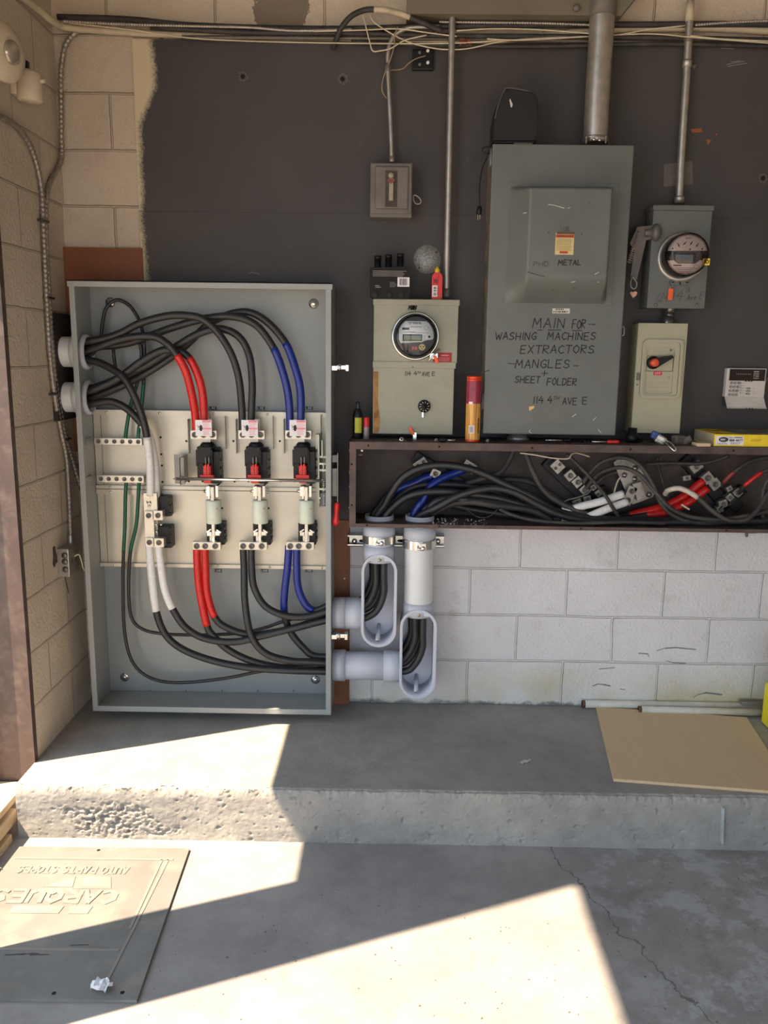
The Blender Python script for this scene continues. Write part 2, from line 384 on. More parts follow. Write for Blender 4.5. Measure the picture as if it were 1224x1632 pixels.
def write(mb, text, o, ux, uy, n, width, h, pen, slant=0., jit=.04, lift=.0006):
    """letters from o along ux, width metres wide in all and h high, as flat pen strokes"""
    o, ux, uy, n = Vector(o), Vector(ux).normalized(), Vector(uy).normalized(), Vector(n).normalized()
    tot = sum(gw(c) for c in text)-.2; k = width/max(tot, .2); x = 0
    for c in text:
        j = random.uniform(-jit, jit)
        for st in G.get(c, []):
            mb.stroke([o + ux*((x+u+random.uniform(-jit, jit)*.3)*k + slant*v*h) + uy*((v+j+random.uniform(-jit, jit)*.5)*h) for u, v in st], pen, n, lift)
        x += gw(c)
NF = Vector((0, -1, 0))
def wpx(mb, text, x0, y0, x1, h, Y, pen=.003, slant=.05, jit=.05, y1=None, lift=.0008):
    a = P(x0, y0, Y); b = P(x1, y0 if y1 is None else y1, Y); hh = (P(x0, y0-h, Y)-a).length
    write(mb, text, a, b-a, (0, 0, 1), NF, (b-a).length, hh, pen, slant, jit, lift)
def lines(mb, x0, x1, z0, z1, Y, n, t, ragged=.3):
    for i in range(n):
        z = z1-(i+.5)*(z1-z0)/n; e = x1-(x1-x0)*random.uniform(0, ragged)
        mb.box(x0, e, Y-.0005, Y, z-t/2, z+t/2)
def screw(mb, c, r, n=(0, -1, 0), h=.004): mb.lathe([(r, 0), (r, h*.6), (r*.8, h), (0, h)], c, n, 14)
# ================================================================== THE SETTING
WY = 3.31; LX = -1.27; LZ = .195; EY = 2.583; CEIL = 3.6
def struct(name, mb, mat, parent=None): return obj(name, mb, mat, parent, kind='structure')
m_block('block_back', 'x', .13, 'both'); m_block('block_left', 'y', .12, 'cream'); m_concrete('concrete_floor', 'floor'); m_concrete('concrete_ledge', 'ledge'); m_board()
W_BROWN = m_wood('brown_board', (112, 66, 40), (142, 88, 54), 'z')
W_TAN = m_wood('tan_plywood', (200, 174, 138), (218, 194, 160), 'y', .75)
W_PINE = m_wood('weathered_plank', (196, 170, 136), (220, 198, 166), 'y', .8)
MASON = M('plain_masonry', (186, 174, 154), .85, 0, .06, 3)
struct('floor', MB().box(LX-.12, 3.1, -3.0, 3.5, -.1, 0), MC['concrete_floor'])
struct('ground_outside', MB().box(-14, LX-.12, -14, 14, -.2, -.04).box(LX-.12, 14, -14, -3.0, -.2, -.04), M('sunny_yard', (176, 164, 150), .9, 0, .08, 2))
wb_ = struct('wall_back', MB().box(LX-.2, 3.1, WY, WY+.2, 0, CEIL), MC['block_back'])
sc_ = MB()
for pts in ([(945, 1093), (953, 1090), (962, 1091), (972, 1093)], [(1047, 1037), (1060, 1033), (1078, 1032), (1108, 1035)], [(1062, 1053), (1072, 1056), (1092, 1057)], [(988, 1098), (996, 1099)], [(1018, 1041), (1032, 1042), (1034, 1046)], [(1105, 1112), (1112, 1107), (1125, 1104), (1150, 1107)], [(955, 1066), (980, 1064)]):
    for a_, b_ in zip(pts, pts[1:]): sc_.stroke([P(*a_, WY), P(*b_, WY)], random.uniform(.003, .008), NF, .0008)
struct('wall_scuffs', sc_, M('wall_scuff', (128, 126, 122), .8), wb_)
# left wall: visible block return, a pier, headers over the two loading openings
lw = MB().box(LX-.16, LX, 2.76, WY, 0, CEIL)
struct('wall_left', lw, MC['block_left'])
lf = MB().box(LX-.10, LX, 1.58, 1.914, 0, CEIL).box(LX-.10, LX, 1.914, 2.76, 1.912, CEIL).box(LX-.10, LX, -1.2, 1.58, 3.52, CEIL).box(LX-.1, LX, -3., -1.2, 0, CEIL)
struct('wall_left_front', lf, MASON)
struct('sky_limit_wall', MB().box(LX, -1.0, -1.5, -1.4, 0, CEIL).box(2.2, 3.0, -1.5, -1.4, 0, CEIL).box(-1.0, 2.2, -1.5, -1.4, 2.2, CEIL), MASON)  # unseen wall added behind the camera; its opening limits the sky light higher up
struct('wall_right', MB().box(3.0, 3.1, -3.0, WY, 0, CEIL), MASON)
struct('ceiling', MB().box(LX-.16, 3.1, -1.4, WY+.2, CEIL, CEIL+.15), M('dark_ceiling', (120, 108, 96), .9))
# concrete ledge with a chipped edge and a honeycombed front
def ledge():
    mb = MB(); X0, X1 = LX, 2.2; nf, nt = 56, 44; nu = 1000
    def fn(u, v):
        x = X0+(X1-X0)*u
        k = v*(nf+nt)
        if k <= nf:
            q = k/nf; z = LZ*q; y = EY
            d = noise.fractal(Vector((x*7, z*9, 1)), 1, 2, 3)*.004 + noise.fractal(Vector((x*60, z*75, 5)), .9, 2, 3)*.0009
            hc = math.exp(-(((x+.95+.5*(z-.09))/.17)**2+((z-.075)/.055)**2))
            hc += .55*math.exp(-(((x-.1)/.9)**2+((z-.03)/.03)**2))*max(0, noise.noise(Vector((x*3, 7, 0)))+.3)
            hc = max(0, min(1, hc*1.5-.35+.7*noise.noise(Vector((x*16, z*20, 6)))))
            pit = max(0, noise.noise(Vector((x*58, z*80, 9))))*.034 + abs(noise.noise(Vector((x*120, z*150, 3))))*.012
            pits = max(0, noise.noise(Vector((x*44, z*70, 2)))-.5)*.035 + max(0, noise.noise(Vector((x*95, z*120, 8)))-.5)*.014
            y += -d + hc*pit + pits
            e = max(0, (q-.80)/.2)
            y += e*e*(.010+.012*noise.noise(Vector((x*14, 2, 2)))+.008*noise.noise(Vector((x*50, z*40, 2)))+.006*noise.noise(Vector((x*130, z*110, 2))))
            return Vector((x, y, z))
        q = (k-nf)/nt; yy = EY + .012+(WY+.02-EY)*q**1.6
        zz = LZ + noise.fractal(Vector((x*2, yy*2, 4)), 1, 2, 3)*.0025
        e = max(0, 1-q/.05)
        yy += e*(.012*noise.noise(Vector((x*14, 2, 2)))+.008*noise.noise(Vector((x*50, LZ*40, 2)))+.006*noise.noise(Vector((x*130, LZ*110, 2))))
        zz -= e*e*(.004+.006*abs(noise.noise(Vector((x*22, 8, 2)))))
        return Vector((x, yy, zz))
    g = mb.grid(fn, nu, nf+nt)
    mb._face([mb.bm.verts.new(p.co) for p in g[0]] + [mb.bm.verts.new((X0, WY+.02, 0))])
    return mb
struct('floor_ledge', ledge(), MC['concrete_ledge'])
# steel jamb of the loading opening
jb = MB().box(LX-.15, LX+.002, 2.742, 2.77, .06, CEIL).box(LX-.17, LX-.15, 2.70, 2.77, .06, CEIL).box(LX-.36, LX-.17, 2.735, 2.76, .0, CEIL).box(LX-.16, LX-.10, 2.77, 2.9, .06, CEIL)
struct('door_1_jamb', jb, BROWNST)
# weathered sill boards laid along the opening, outside the ledge end
for x1_, z0_, z1_, ya, yb2, lab in ((-1.300, .098, .124, 1.9, 2.735, 'top weathered sill board running back to the brown jamb foot'), (-1.288, .040, .088, 1.9, 2.62, 'middle weathered sill board left of the concrete ledge end'), (-1.280, -.02, .028, 1.9, 2.56, 'lowest weathered sill board beside the rubber mat corner')):
    obj('sill_plank', MB().box(LX-.30, x1_, ya, yb2, z0_, z1_, .004), W_PINE, None, lab, 'plank', 'sill planks in the doorway')
m = MB()
for k in range(14):
    a = Vector((LX-.05+random.uniform(-.02, .05), 2.50+random.uniform(-.1, .02), .012))
    m.tube([a, a+Vector((random.uniform(-.05, .05), random.uniform(-.05, .05), random.uniform(0, .03)))], .0012, 5)
obj('straw', m, W_PINE, None, 'wisps of dry straw by the sill planks', 'straw', kind='stuff')

# ------------------------------------------------------------------ boards
BY = 3.292
bx0 = P(218, 250, BY).x; bzt = P(400, 64, BY).z; bzb = P(545, 828, BY).z
bb = thing('backboard', 'large dark grey painted plywood backboard with a sprayed ragged left edge', 'board', (.4, BY, bzb))
obj('panel', MB().box(bx0, 2.4, BY, WY-.0006, bzb, bzt), MC['board'], bb)
for px, py in ((387, 122), (546, 126), (1216, 284)):
    c = P(px, py, BY)
    obj('anchor_hole', MB().lathe([(.0, -.0012), (.010, -.001)], c, NF).lathe([(.0, .001), (.008, .0011)], c, NF), DARKIN, bb)
    mm = MB()
    for k in range(7):
        a = k*.9; r = .013+.004*random.random()
        mm.poly([c+Vector((math.cos(a+q)*rr, -.0009, math.sin(a+q)*rr)) for q, rr in ((0, r), (.5, r*1.25), (1.0, r*1.05), (.6, r*.75))])
    obj('chipped_edge', mm, M('chipped_board', (108, 92, 84), .8), bb)
mm = MB()
for poly in ([(1100, 206), (1118, 204), (1120, 210), (1104, 212)], [(1126, 222), (1134, 223), (1128, 231)], [(1140, 212), (1144, 213), (1142, 217)]):
    mm.poly([P(a, b, BY-.0008) for a, b in poly])
obj('chipped_patch', mm, M('orange_chip', (150, 84, 52), .8), bb)
mm = MB()
for pts in ([(1158, 103), (1172, 100), (1186, 98)], [(1160, 106), (1176, 103), (1190, 101)], [(1165, 99), (1180, 97)], [(1150, 77), (1170, 78)], [(396, 436), (402, 434), (414, 437)]):
    mm.stroke([P(a, b, BY) for a, b in pts], .002, NF, .0008)
obj('scratch', mm, M('pale_scratch', (142, 138, 132), .8), bb)
W1 = RC(108, 395, 234, 720, 3.292)
obj('wood_plank', MB().box(W1[0], bx0-.001, 3.286, WY-.001, W1[2], W1[3], .0015).box(bx0-.002, W1[1], 3.286, BY-.0003, W1[2], W1[3], .0015), W_BROWN, None, 'brown board showing above the cabinet top left corner', 'board', 'brown boards behind the cabinet')
W2 = RC(440, 828, 557, 1122, 3.285)
wp = thing('wood_plank', 'brown board between the cabinet and the grey plastic pipes', 'board', (W2[0], 3.285, W2[2]), 'brown boards behind the cabinet')
obj('board', MB().box(W2[0], W2[1], 3.285, WY-.001, W2[2], W2[3], .002), W_BROWN, wp)
m = MB(); screw(m, P(549, 922, 3.285), .005); obj('screw', m, ZINC, wp)
pt = RC(1058, 258, 1104, 296, BY)
m = MB().slab([P(1058, 262, BY), P(1103, 257, BY), P(1104, 294, BY), P(1057, 298, BY)], (0, -.0025, 0))
obj('tape_patch', m, M('dark_patch', (92, 88, 86), .55), None, 'square of dark grey tape behind the right hand conduit', 'patch')
m = MB().lathe([(0, .003), (.052, .003), (.053, 0)], P(681, 413.5, BY), NF, 40)
rp = thing('cover_plate', 'round speckled galvanised blanking plate on the dark board', 'plate', P(681, 434, BY))
obj('disc', m, M('speckled_zinc', (150, 150, 148), .5, .35, .25, 160), rp)
for px, py in ((696, 402), (668, 427)):
    m = MB(); screw(m, P(px, py, BY-.003), .003); obj('screw', m, BLACK, rp)
pb = thing('terminal_plate', 'small black terminal plate with pale screws high on the board', 'plate', P(674, 110, BY))
r = RC(657, 78, 691, 111, BY-.02)
obj('box', MB().box(r[0], r[1], BY-.02, BY, r[2], r[3], .004), BLACK, pb)
for px, py, mt in ((682, 81, LABELW), (682, 100, LABELW), (669, 84, DKGREY), (669, 103, DKGREY)):
    m = MB(); screw(m, P(px, py, BY-.02), .006, h=.006); obj('terminal_screw', m, mt, pb)

# ------------------------------------------------------------------ overhead duct
dz0 = P(800, 23, 3.20).z
m = MB().prism([(P(648, 20, 3.2).x, dz0), (P(990, 20, 3.2).x, dz0), (P(1014, 0, 3.2).x+.08, dz0+.16), (P(648, 20, 3.2).x, dz0+.16)], 3.2, WY)
du = thing('overhead_duct', 'flat grey sheet metal duct along the top of the wall', 'duct', P(820, 22, 3.25))
obj('casing', m, M('duct_grey', (112, 106, 92), .55, 0, .05, 6), du)
m = MB(); screw(m, P(918, 14, 3.2), .012, h=.018); obj('bolt', m, DKGREY, du)

# ------------------------------------------------------------------ pipes, cables and wires along the top of the wall
def run(name, label, cat, pts, r, mat, group=None, seg=8, sub=6, rib=False):
    path = catmull([p if isinstance(p, Vector) else P(*p) for p in pts], sub)
    if rib:   # armoured flexible conduit: ribs are turns of the metal strip
        L = 0; out = [path[0]]; step = r*.45
        for a, b in zip(path, path[1:]):
            d = (b-a).length; n = max(1, round(d/step))
            out += [a.lerp(b, (i+1)/n) for i in range(n)]
        mb = MB().tube(out, r, seg, True, [r*(1.08 if (i//2) % 2 else .86) for i in range(len(out))])
    else: mb = MB().tube(path, r, seg)
    return obj(name, mb, mat, None, label, cat, group)
G_TOP = 'runs along the top of the wall'
run('painted_conduit', 'cream painted conduit bending out of the upper left corner along the wall', 'conduit', [(30, -8, 3.0), (60, 14, 3.12), (84, 34, 3.2), (108, 44, 3.27), (183, 50, 3.285), (256, 54, 3.285), (420, 58, 3.285), (560, 60, 3.285), (760, 66, 3.285), (940, 50, 3.285), (1106, 45, 3.285), (1224, 50, 3.285), (1300, 53, 3.285)], .012, CREAMP, G_TOP, 12)
run('conduit_run', 'dark steel conduit lowest of the runs along the wall top', 'conduit', [(290, 60, 3.27), (420, 60, 3.272), (560, 61, 3.274), (760, 62, 3.274), (960, 66, 3.275), (1230, 72, 3.275), (1300, 74, 3.275)], .008, M('dull_dark_steel', (104, 98, 92), .5, .4), G_TOP)
run('overhead_cable', 'thick black cable topmost of the bundle along the wall top', 'cable', [(92, 27, 3.285), (206, 31, 3.28), (297, 40, 3.27), (430, 45, 3.27), (560, 46, 3.27), (700, 42, 3.27), (860, 40, 3.27), (1050, 39, 3.27), (1230, 38, 3.27), (1300, 38, 3.27)], .011, OLDCAB, G_TOP)
run('overhead_cable', 'second black cable sagging beneath the top one along the wall', 'cable', [(240, 44, 3.262), (400, 52, 3.26), (560, 53, 3.26), (700, 57, 3.26), (860, 58, 3.26), (1050, 60, 3.26), (1230, 64, 3.26), (1300, 66, 3.26)], .009, OLDCAB, G_TOP)
run('overhead_cable', 'dark cable pressed along the dark board top edge', 'cable', [(560, 67, 3.272), (700, 72, 3.272), (860, 74, 3.272), (1050, 70, 3.272), (1230, 74, 3.272), (1300, 76, 3.272)], .008, OLDCAB, G_TOP)
run('armoured_cable', 'silver ribbed armoured cable along the upper left wall top', 'cable', [(100, 34, 3.25), (206, 39, 3.25), (320, 42, 3.25), (400, 44, 3.25), (470, 49, 3.25), (560, 47, 3.25)], .0052, STEELC, G_TOP, 8, 6, True)
run('armoured_cable', 'silver ribbed armoured cable under the overhead duct', 'cable', [(700, 35, 3.25), (780, 36, 3.25), (860, 37, 3.25), (945, 40, 3.25)], .005, STEELC, G_TOP, 8, 6, True)
run('armoured_cable', 'silver ribbed armoured cable right of the right hand conduit top', 'cable', [(1108, 40, 3.25), (1160, 36, 3.25), (1224, 33, 3.25), (1300, 30, 3.25)], .005, STEELC, G_TOP, 8, 6, True)
Wl = [('pale wire looping from the left corner along the wall top', [(110, 37), (206, 47), (260, 55), (320, 62), (412, 66), (560, 69), (720, 69), (800, 64)]),
 ('pale wire running level behind the curved hose', [(500, 50), (577, 48), (634, 46), (680, 52), (712, 56), (728, 58)]),
 ('pale wire dropping steeply beside the curved hose', [(572, -6), (577, 18), (584, 46), (589, 66), (594, 81), (606, 81), (623, 77), (646, 64), (680, 56)]),
 ('pale wire sagging across the steel conduit to the right', [(589, 23), (598, 37), (630, 57), (657, 69), (692, 77), (719, 79), (749, 77), (800, 66), (860, 61), (940, 58), (1034, 54), (1110, 60), (1230, 69), (1300, 74)]),
 ('pale wire waving over the duct pipe to the right conduit', [(728, 49), (780, 46), (852, 47), (936, 53), (980, 56), (1034, 47), (1092, 41)]),
 ('pale wire lowest of the wires left of the big pipe', [(776, 62), (820, 64), (870, 62), (940, 58)]),
 ('pale wire at the far right end of the wall top', [(1100, 57), (1150, 62), (1230, 66), (1300, 70)])]
for i, (lab, pts) in enumerate(Wl):
    run('loose_wire', lab, 'wire', [(a, b, 3.235-.004*(i % 3)) for a, b in pts], .0023, WIREC, 'loose pale wires at the wall top', 6)
run('loose_wire', 'thin tan wire looping beside the small switch conduit', 'wire', [(634, 43, 3.23), (629, 56, 3.23), (628, 74, 3.23), (621, 98, 3.24), (611, 124, 3.25), (609, 144, 3.25), (616, 157, 3.26)], .002, M('tan_wire', (160, 140, 110), .5), 'loose pale wires at the wall top', 6)
run('loose_wire', 'thin tan wire ending on the black terminal plate', 'wire', [(622, 112, 3.26), (641, 110, 3.26), (650, 102, 3.255), (662, 94, 3.255), (678, 89, 3.262)], .0018, M('tan_wire', (160, 140, 110), .5), 'loose pale wires at the wall top', 6)
run('loose_wire', 'red brown wire under the curved hose', 'wire', [(648, 26, 3.24), (676, 40, 3.24), (700, 53, 3.24), (712, 57, 3.24)], .0022, M('red_brown_wire', (130, 60, 44), .5), None, 6)
m = MB()
for k in range(9): m.tube([P(742+random.uniform(-10, 12), 66+random.uniform(-6, 7), 3.235) for q in range(4)], .0016, 5)
obj('wire_tangle', m, M('red_brown_wire', (130, 60, 44), .5), None, 'little tangle of red brown wire ends right of the tall conduit', 'wire')
hp = [(531, 77, 3.272), (535, 66, 3.25), (541, 50, 3.23), (549, 37, 3.22), (561, 25, 3.21), (575, 18, 3.21), (589, 15, 3.21), (612, 16, 3.21), (635, 21, 3.21), (657, 29, 3.215), (680, 39, 3.22), (705, 50, 3.235)]
hc = catmull([P(*p) for p in hp], 6)
ho = thing('curved_hose', 'curved black cable with a cream painted crown arching at the wall top', 'cable', P(531, 77, 3.272))
obj('jacket', MB().tube(hc, .0095, 10), OLDCAB, ho); obj('painted_stretch', MB().tube(hc[38:54], .0101, 10), CREAMP, ho)

# conduits --------------------------------------------------------------
def conduit(label, pts, r, fits, mat=STEELC, name='steel_conduit', seg=18):
    t = thing(name, label, 'conduit', P(*pts[-1]))
    obj('tube', MB().tube(catmull([P(*p) for p in pts], 8) if len(pts) > 2 else [P(*p) for p in pts], r, seg), mat, t)
    for nm, a, b, rr, mt in fits:
        obj(nm, MB().lathe([(r, 0), (rr, 0), (rr, (P(*b)-P(*a)).length*.8), (rr*.96, (P(*b)-P(*a)).length), (r, (P(*b)-P(*a)).length)], P(*a), P(*b)-P(*a), seg), mt, t)
    return t
conduit('thin steel conduit bending down to the small grey switch', [(700, 43, 3.25), (670, 43, 3.25), (650, 45, 3.25), (634, 52, 3.25), (625, 62, 3.25), (619, 80, 3.25), (618, 105, 3.25), (619.5, 140, 3.25), (622.5, 200, 3.25), (624.5, 258, 3.25)], .0082, [('connector', (624.3, 250, 3.25), (624.5, 259, 3.25), .011, STEELC), ('strap', (617.6, 101, 3.25), (618, 114, 3.25), .0105, DKGREY)])
conduit('tall thin steel conduit standing on the left meter cabinet', [(721, 12, 3.235), (718, 160, 3.235), (714.5, 320, 3.235), (711, 474, 3.235)], .0118, [('top_bushing', (721, 22, 3.235), (721.3, 7, 3.235), .02, DKGREY), ('connector', (711.3, 460, 3.235), (711, 474, 3.235), .015, DKGREY)])
bp = conduit('fat galvanised steel pipe rising from the main switch cabinet', [(961, -10, 3.21), (958, 60, 3.21), (953, 140, 3.21), (948.5, 228, 3.21)], .0435, [('top_coupling', (959.3, 28, 3.21), (961, -6, 3.21), .049, DKGREY), ('collar', (948.5, 229, 3.21), (949, 219, 3.21), .046, STEELC)], seg=28)
m = MB()
for px in (934, 965): m.box(P(px, 222, 3.16).x-.002, P(px, 222, 3.16).x+.002, 3.155, 3.17, P(px, 229, 3.16).z, P(px, 216, 3.16).z)
m.tube([P(934, 219, 3.155), P(948, 216, 3.15), P(965, 217, 3.155)], .002, 6)
screw(m, P(946, 223, 3.163), .006, h=.01); screw(m, P(955, 224, 3.163), .006, h=.01)
obj('clamp_wire', m, CHROME, bp)
rc = conduit('right hand steel conduit running up from the clear dome meter', [(1101, -8, 3.255), (1097, 70, 3.255), (1093, 140, 3.255), (1087, 230, 3.255), (1082, 324, 3.255)], .0135, [('coupling', (1094.8, 108, 3.255), (1095.4, 96, 3.255), .0165, STEELC), ('connector', (1082.3, 324, 3.255), (1082.9, 313, 3.255), .018, STEELC), ('lower_coupling', (1097.3, 68, 3.255), (1098, 60, 3.255), .0155, DKGREY)])
obj('painted_top', MB().tube([P(1100.3, 4, 3.255), P(1098.6, 34, 3.255)], .0142, 18), CREAMP, rc)
m = MB().lathe([(0, .01), (.008, .01), (.009, 0)], P(1105, 106, 3.285), NF); obj('strap', m, DKGREY, rc)
# ================================================================== THE NEW SERVICE CABINET
CF, CB = 3.08, 3.284
tl, tr, bl, br_ = P(108, 449, CF), P(528, 451, CF), P(150, 1136, CF), P(527.5, 1136, CF)
cx0, cx1 = (tl.x+bl.x)/2, (tr.x+br_.x)/2; cz0, cz1 = (bl.z+br_.z)/2, (tl.z+tr.z)/2
cab = thing('service_cabinet', 'open grey steel electrical cabinet full of thick cables and fuses', 'cabinet', ((cx0+cx1)/2, CF+.1, cz0))
T = .0025
m = MB().box(cx0, cx1, CB-T, CB, cz0, cz1).box(cx0, cx0+T, CF, CB, cz0, cz1).box(cx1-T, cx1, CF, CB, cz0, cz1).box(cx0, cx1, CF, CB, cz0, cz0+T).box(cx0, cx1, CF, CB, cz1-T, cz1)
# front lips
m.box(cx0, cx0+.020, CF-.003, CF+.012, cz0, cz1, .0015).box(cx1-.020, cx1, CF-.003, CF+.012, cz0, cz1-.018, .0015).box(cx0+.018, cx1-.018, CF-.003, CF+.012, cz0, cz0+.022, .0015)
m.box(cx0-.004, cx1+.004, CF-.006, CB, cz1-.001, cz1+.003).box(cx0-.004, cx1+.004, CF-.006, CF-.002, cz1-.02, cz1+.003)
obj('enclosure', m, GREY, cab)
ci0, ci1 = cx0+T, cx1-T
PLY = 3.243   # front of the galvanised mounting plates
def plate(name, py0, py1):
    z1, z0 = P(340, py0, PLY).z, P(340, py1, PLY).z
    m = MB().box(ci0+.002, ci1-.002, PLY, PLY+.003, z0, z1).box(ci0+.002, ci1-.002, PLY-.004, PLY+.02, z1-.018, z1-.0165).box(ci0+.002, ci1-.002, PLY-.012, PLY, z1-.020, z1).box(ci0+.002, ci1-.002, PLY-.012, PLY, z0, z0+.014)
    m.box(ci0+.002, ci1-.002, PLY, CB-.01, z1-.002, z1).box(ci0+.002, ci1-.002, PLY, CB-.01, z0, z0+.002)
    o = obj(name, m, GALV, cab)
    for px in (172, 256, 342, 427, 512):
        for z in (z1-.01, z0+.007):
            m = MB(); screw(m, (P(px, 700, PLY-.012).x, PLY-.012, z), .005, h=.003); obj('plate_screw', m, ZINC, o)
    return o, z0, z1
lp, l0, l1 = plate('line_plate', 655, 780.5); dp, d0, d1 = plate('load_plate', 781.5, 904)
for par, pys in ((lp, None), (dp, None)):
    m = MB(); 
    pts = [(256, 697), (257, 724), (258, 742), (259, 768), (297, 703), (372, 703), (446, 703), (301, 767), (323, 767), (374, 767), (396, 767), (447, 767), (469, 767)] if par is lp else [(354, 810), (428, 810)]
    for px, py in pts: m.lathe([(.0045, .0003), (0, .0004)], P(px, py, PLY), NF, 12)
    obj('drilled_holes', m, DARKIN, par)
m = MB().box(ci0+.03, ci0+.0315, PLY-.003, PLY, d0+.01, l1-.02); obj('plate_seam', m, M('seam_shade', (110, 106, 98), .5, .5), lp)
# clear barrier strips round each line lug (thin edges)
m = MB()
for k in range(3):
    o = k*76.5
    for px, a, b in ((299, 668, 723), (358, 663, 716)):
        p0, p1 = P(px+o, a, 3.215), P(px+o, b, 3.215); m.box(p0.x-.001, p0.x+.001, 3.212, PLY, p1.z, p0.z)
obj('barrier_strips', m, M('clear_barrier', (160, 158, 150), .3), lp)
# mounting bolts and washers on the back panel
for px, py in ((500, 484), (176, 482), (199, 1079), (503, 1083)):
    c = P(px, py, CB-T); m = MB().lathe([(.019, 0), (.019, .002), (.0, .002)], c, NF).lathe([(.010, .002), (.010, .008), (.006, .010), (0, .010)], c, NF, 6 if py > 1000 else 16)
    obj('mounting_bolt', m, CHROME, cab)
m = MB()
for i in range(5): m.box(P(240+57*i, 1101, CB).x-.002, P(240+57*i, 1101, CB).x+.002, CB-T-.004, CB-T, P(240+57*i, 1102, CB).z, P(240+57*i, 1099, CB).z)
for i in range(6):
    p = P(150+61*i, 463, CF+.03); m.lathe([(.003, .003), (0, .003)], (p.x, CF+.03, cz1-T), (0, 0, -1), 8)
obj('weld_nibs', m, DKGREY, cab)
# bushings where the conduits come through the left side
BUSH = []
for i, py in enumerate((561, 633)):
    c = PX(134+i*6, py, ci0); c.y = 3.187; BUSH.append(c.copy()); c.x = ci0
    obj('conduit_bushing', MB().lathe([(.052, 0), (.066, 0), (.066, .012), (.060, .02), (.052, .02), (.052, -.05)], c, (1, 0, 0), 36), PVC, cab)
    obj('bushing_hole', MB().lathe([(.0, .001), (.052, .001)], c, (1, 0, 0), 36), DARKIN, cab)
# earth bars
for px0, px1, py0, py1 in ((150, 226, 698.5, 709), (154, 229, 758, 769)):
    YB = 3.19; r = RC(px0, py0, px1, py1, YB)
    b = obj('earth_bar', MB().box(r[0], r[1], YB, YB+.02, r[2], r[3], .001).box(r[0]+.01, r[0]+.02, YB+.02, PLY, r[2]+.004, r[3]-.004).box(r[1]-.02, r[1]-.01, YB+.02, PLY, r[2]+.004, r[3]-.004), ALU, cab)
    for k in range(6):
        c = Vector((r[0]+(r[1]-r[0])*(k+.55)/6, YB, (r[2]+r[3])/2))
        obj('terminal_screw', MB().lathe([(.0085, 0), (.0085, .002), (.005, .002), (.005, .0005), (0, .0005)], c, NF, 14), DKGREY, b)
# side tabs on the left wall holding the bars
for py in (703, 764):
    c = PX(141, py, ci0+.002); obj('side_tab', MB().box(ci0, ci0+.004, c.y-.03, c.y+.03, c.z-.012, c.z+.012, .001), GREY, cab)
# neutral block
YN = 3.165
nr = RC(230, 786, 243.5, 872, YN)
nb = obj('neutral_bar', MB().box(nr[0], nr[1]+.004, YN, YN+.03, nr[2], nr[3], .001).box(nr[1]-.008, nr[1]+.02, YN-.001, YN+.03, nr[3]-.075, nr[3], .001).box(nr[1]-.004, nr[1]+.01, YN+.03, PLY, nr[2]+.02, nr[3]-.02), ALU, cab)
for px0, px1, py0, py1, dd in ((230, 243.5, 815, 828.5, .012), (244.5, 259, 814, 829, .016), (231.5, 244.5, 857.5, 871.5, .012), (245.5, 261, 858, 872, .016)):
    r = RC(px0, py0, px1, py1, YN-dd)
    lg = obj('cable_lug', MB().box(r[0], r[1], YN-dd, YN+.02, r[2], r[3], .001), ALU, nb)
    c = Vector(((r[0]+r[1])/2, YN-dd, (r[2]+r[3])/2))
    OFF[lg.name] = OFF[nb.name]
    obj('lug_screw', MB().lathe([(.0105, .0005), (.0105, .003), (.006, .003), (.006, .001), (0, .001)], c, NF, 16), DKGREY, nb)
m = MB().box(P(252, 850, 3.2).x, P(273, 850, 3.2).x, 3.185, PLY, P(262, 822, 3.2).z, P(262, 790, 3.2).z, .002).box(P(254, 850, 3.2).x, P(274, 850, 3.2).x, 3.185, PLY, P(262, 872, 3.2).z, P(262, 838, 3.2).z, .002)
for py in (794, 806, 818, 842, 853, 866): m.box(P(270, py, 3.2).x, P(275, py, 3.2).x, 3.18, 3.2, P(262, py+3, 3.2).z, P(262, py-2, 3.2).z)
obj('insulator', m, BLACK, nb)
m = MB(); wpx(m, 'H', 235, 802.5, 241.5, 4, YN-.001, .0026, -.3); wpx(m, 'IY', 235.5, 808.5, 241, 4, YN-.001, .0014, 0)
obj('pen_mark', m, INK, nb)
obj('link_bolts', MB().lathe([(.005, 0), (.005, .006), (0, .007)], P(249, 836, YN), NF, 8).lathe([(.005, 0), (.005, .006), (0, .007)], P(257, 836, YN), NF, 8).lathe([(.005, 0), (.005, .006), (0, .007)], P(250, 847, YN), NF, 8), CHROME, nb)
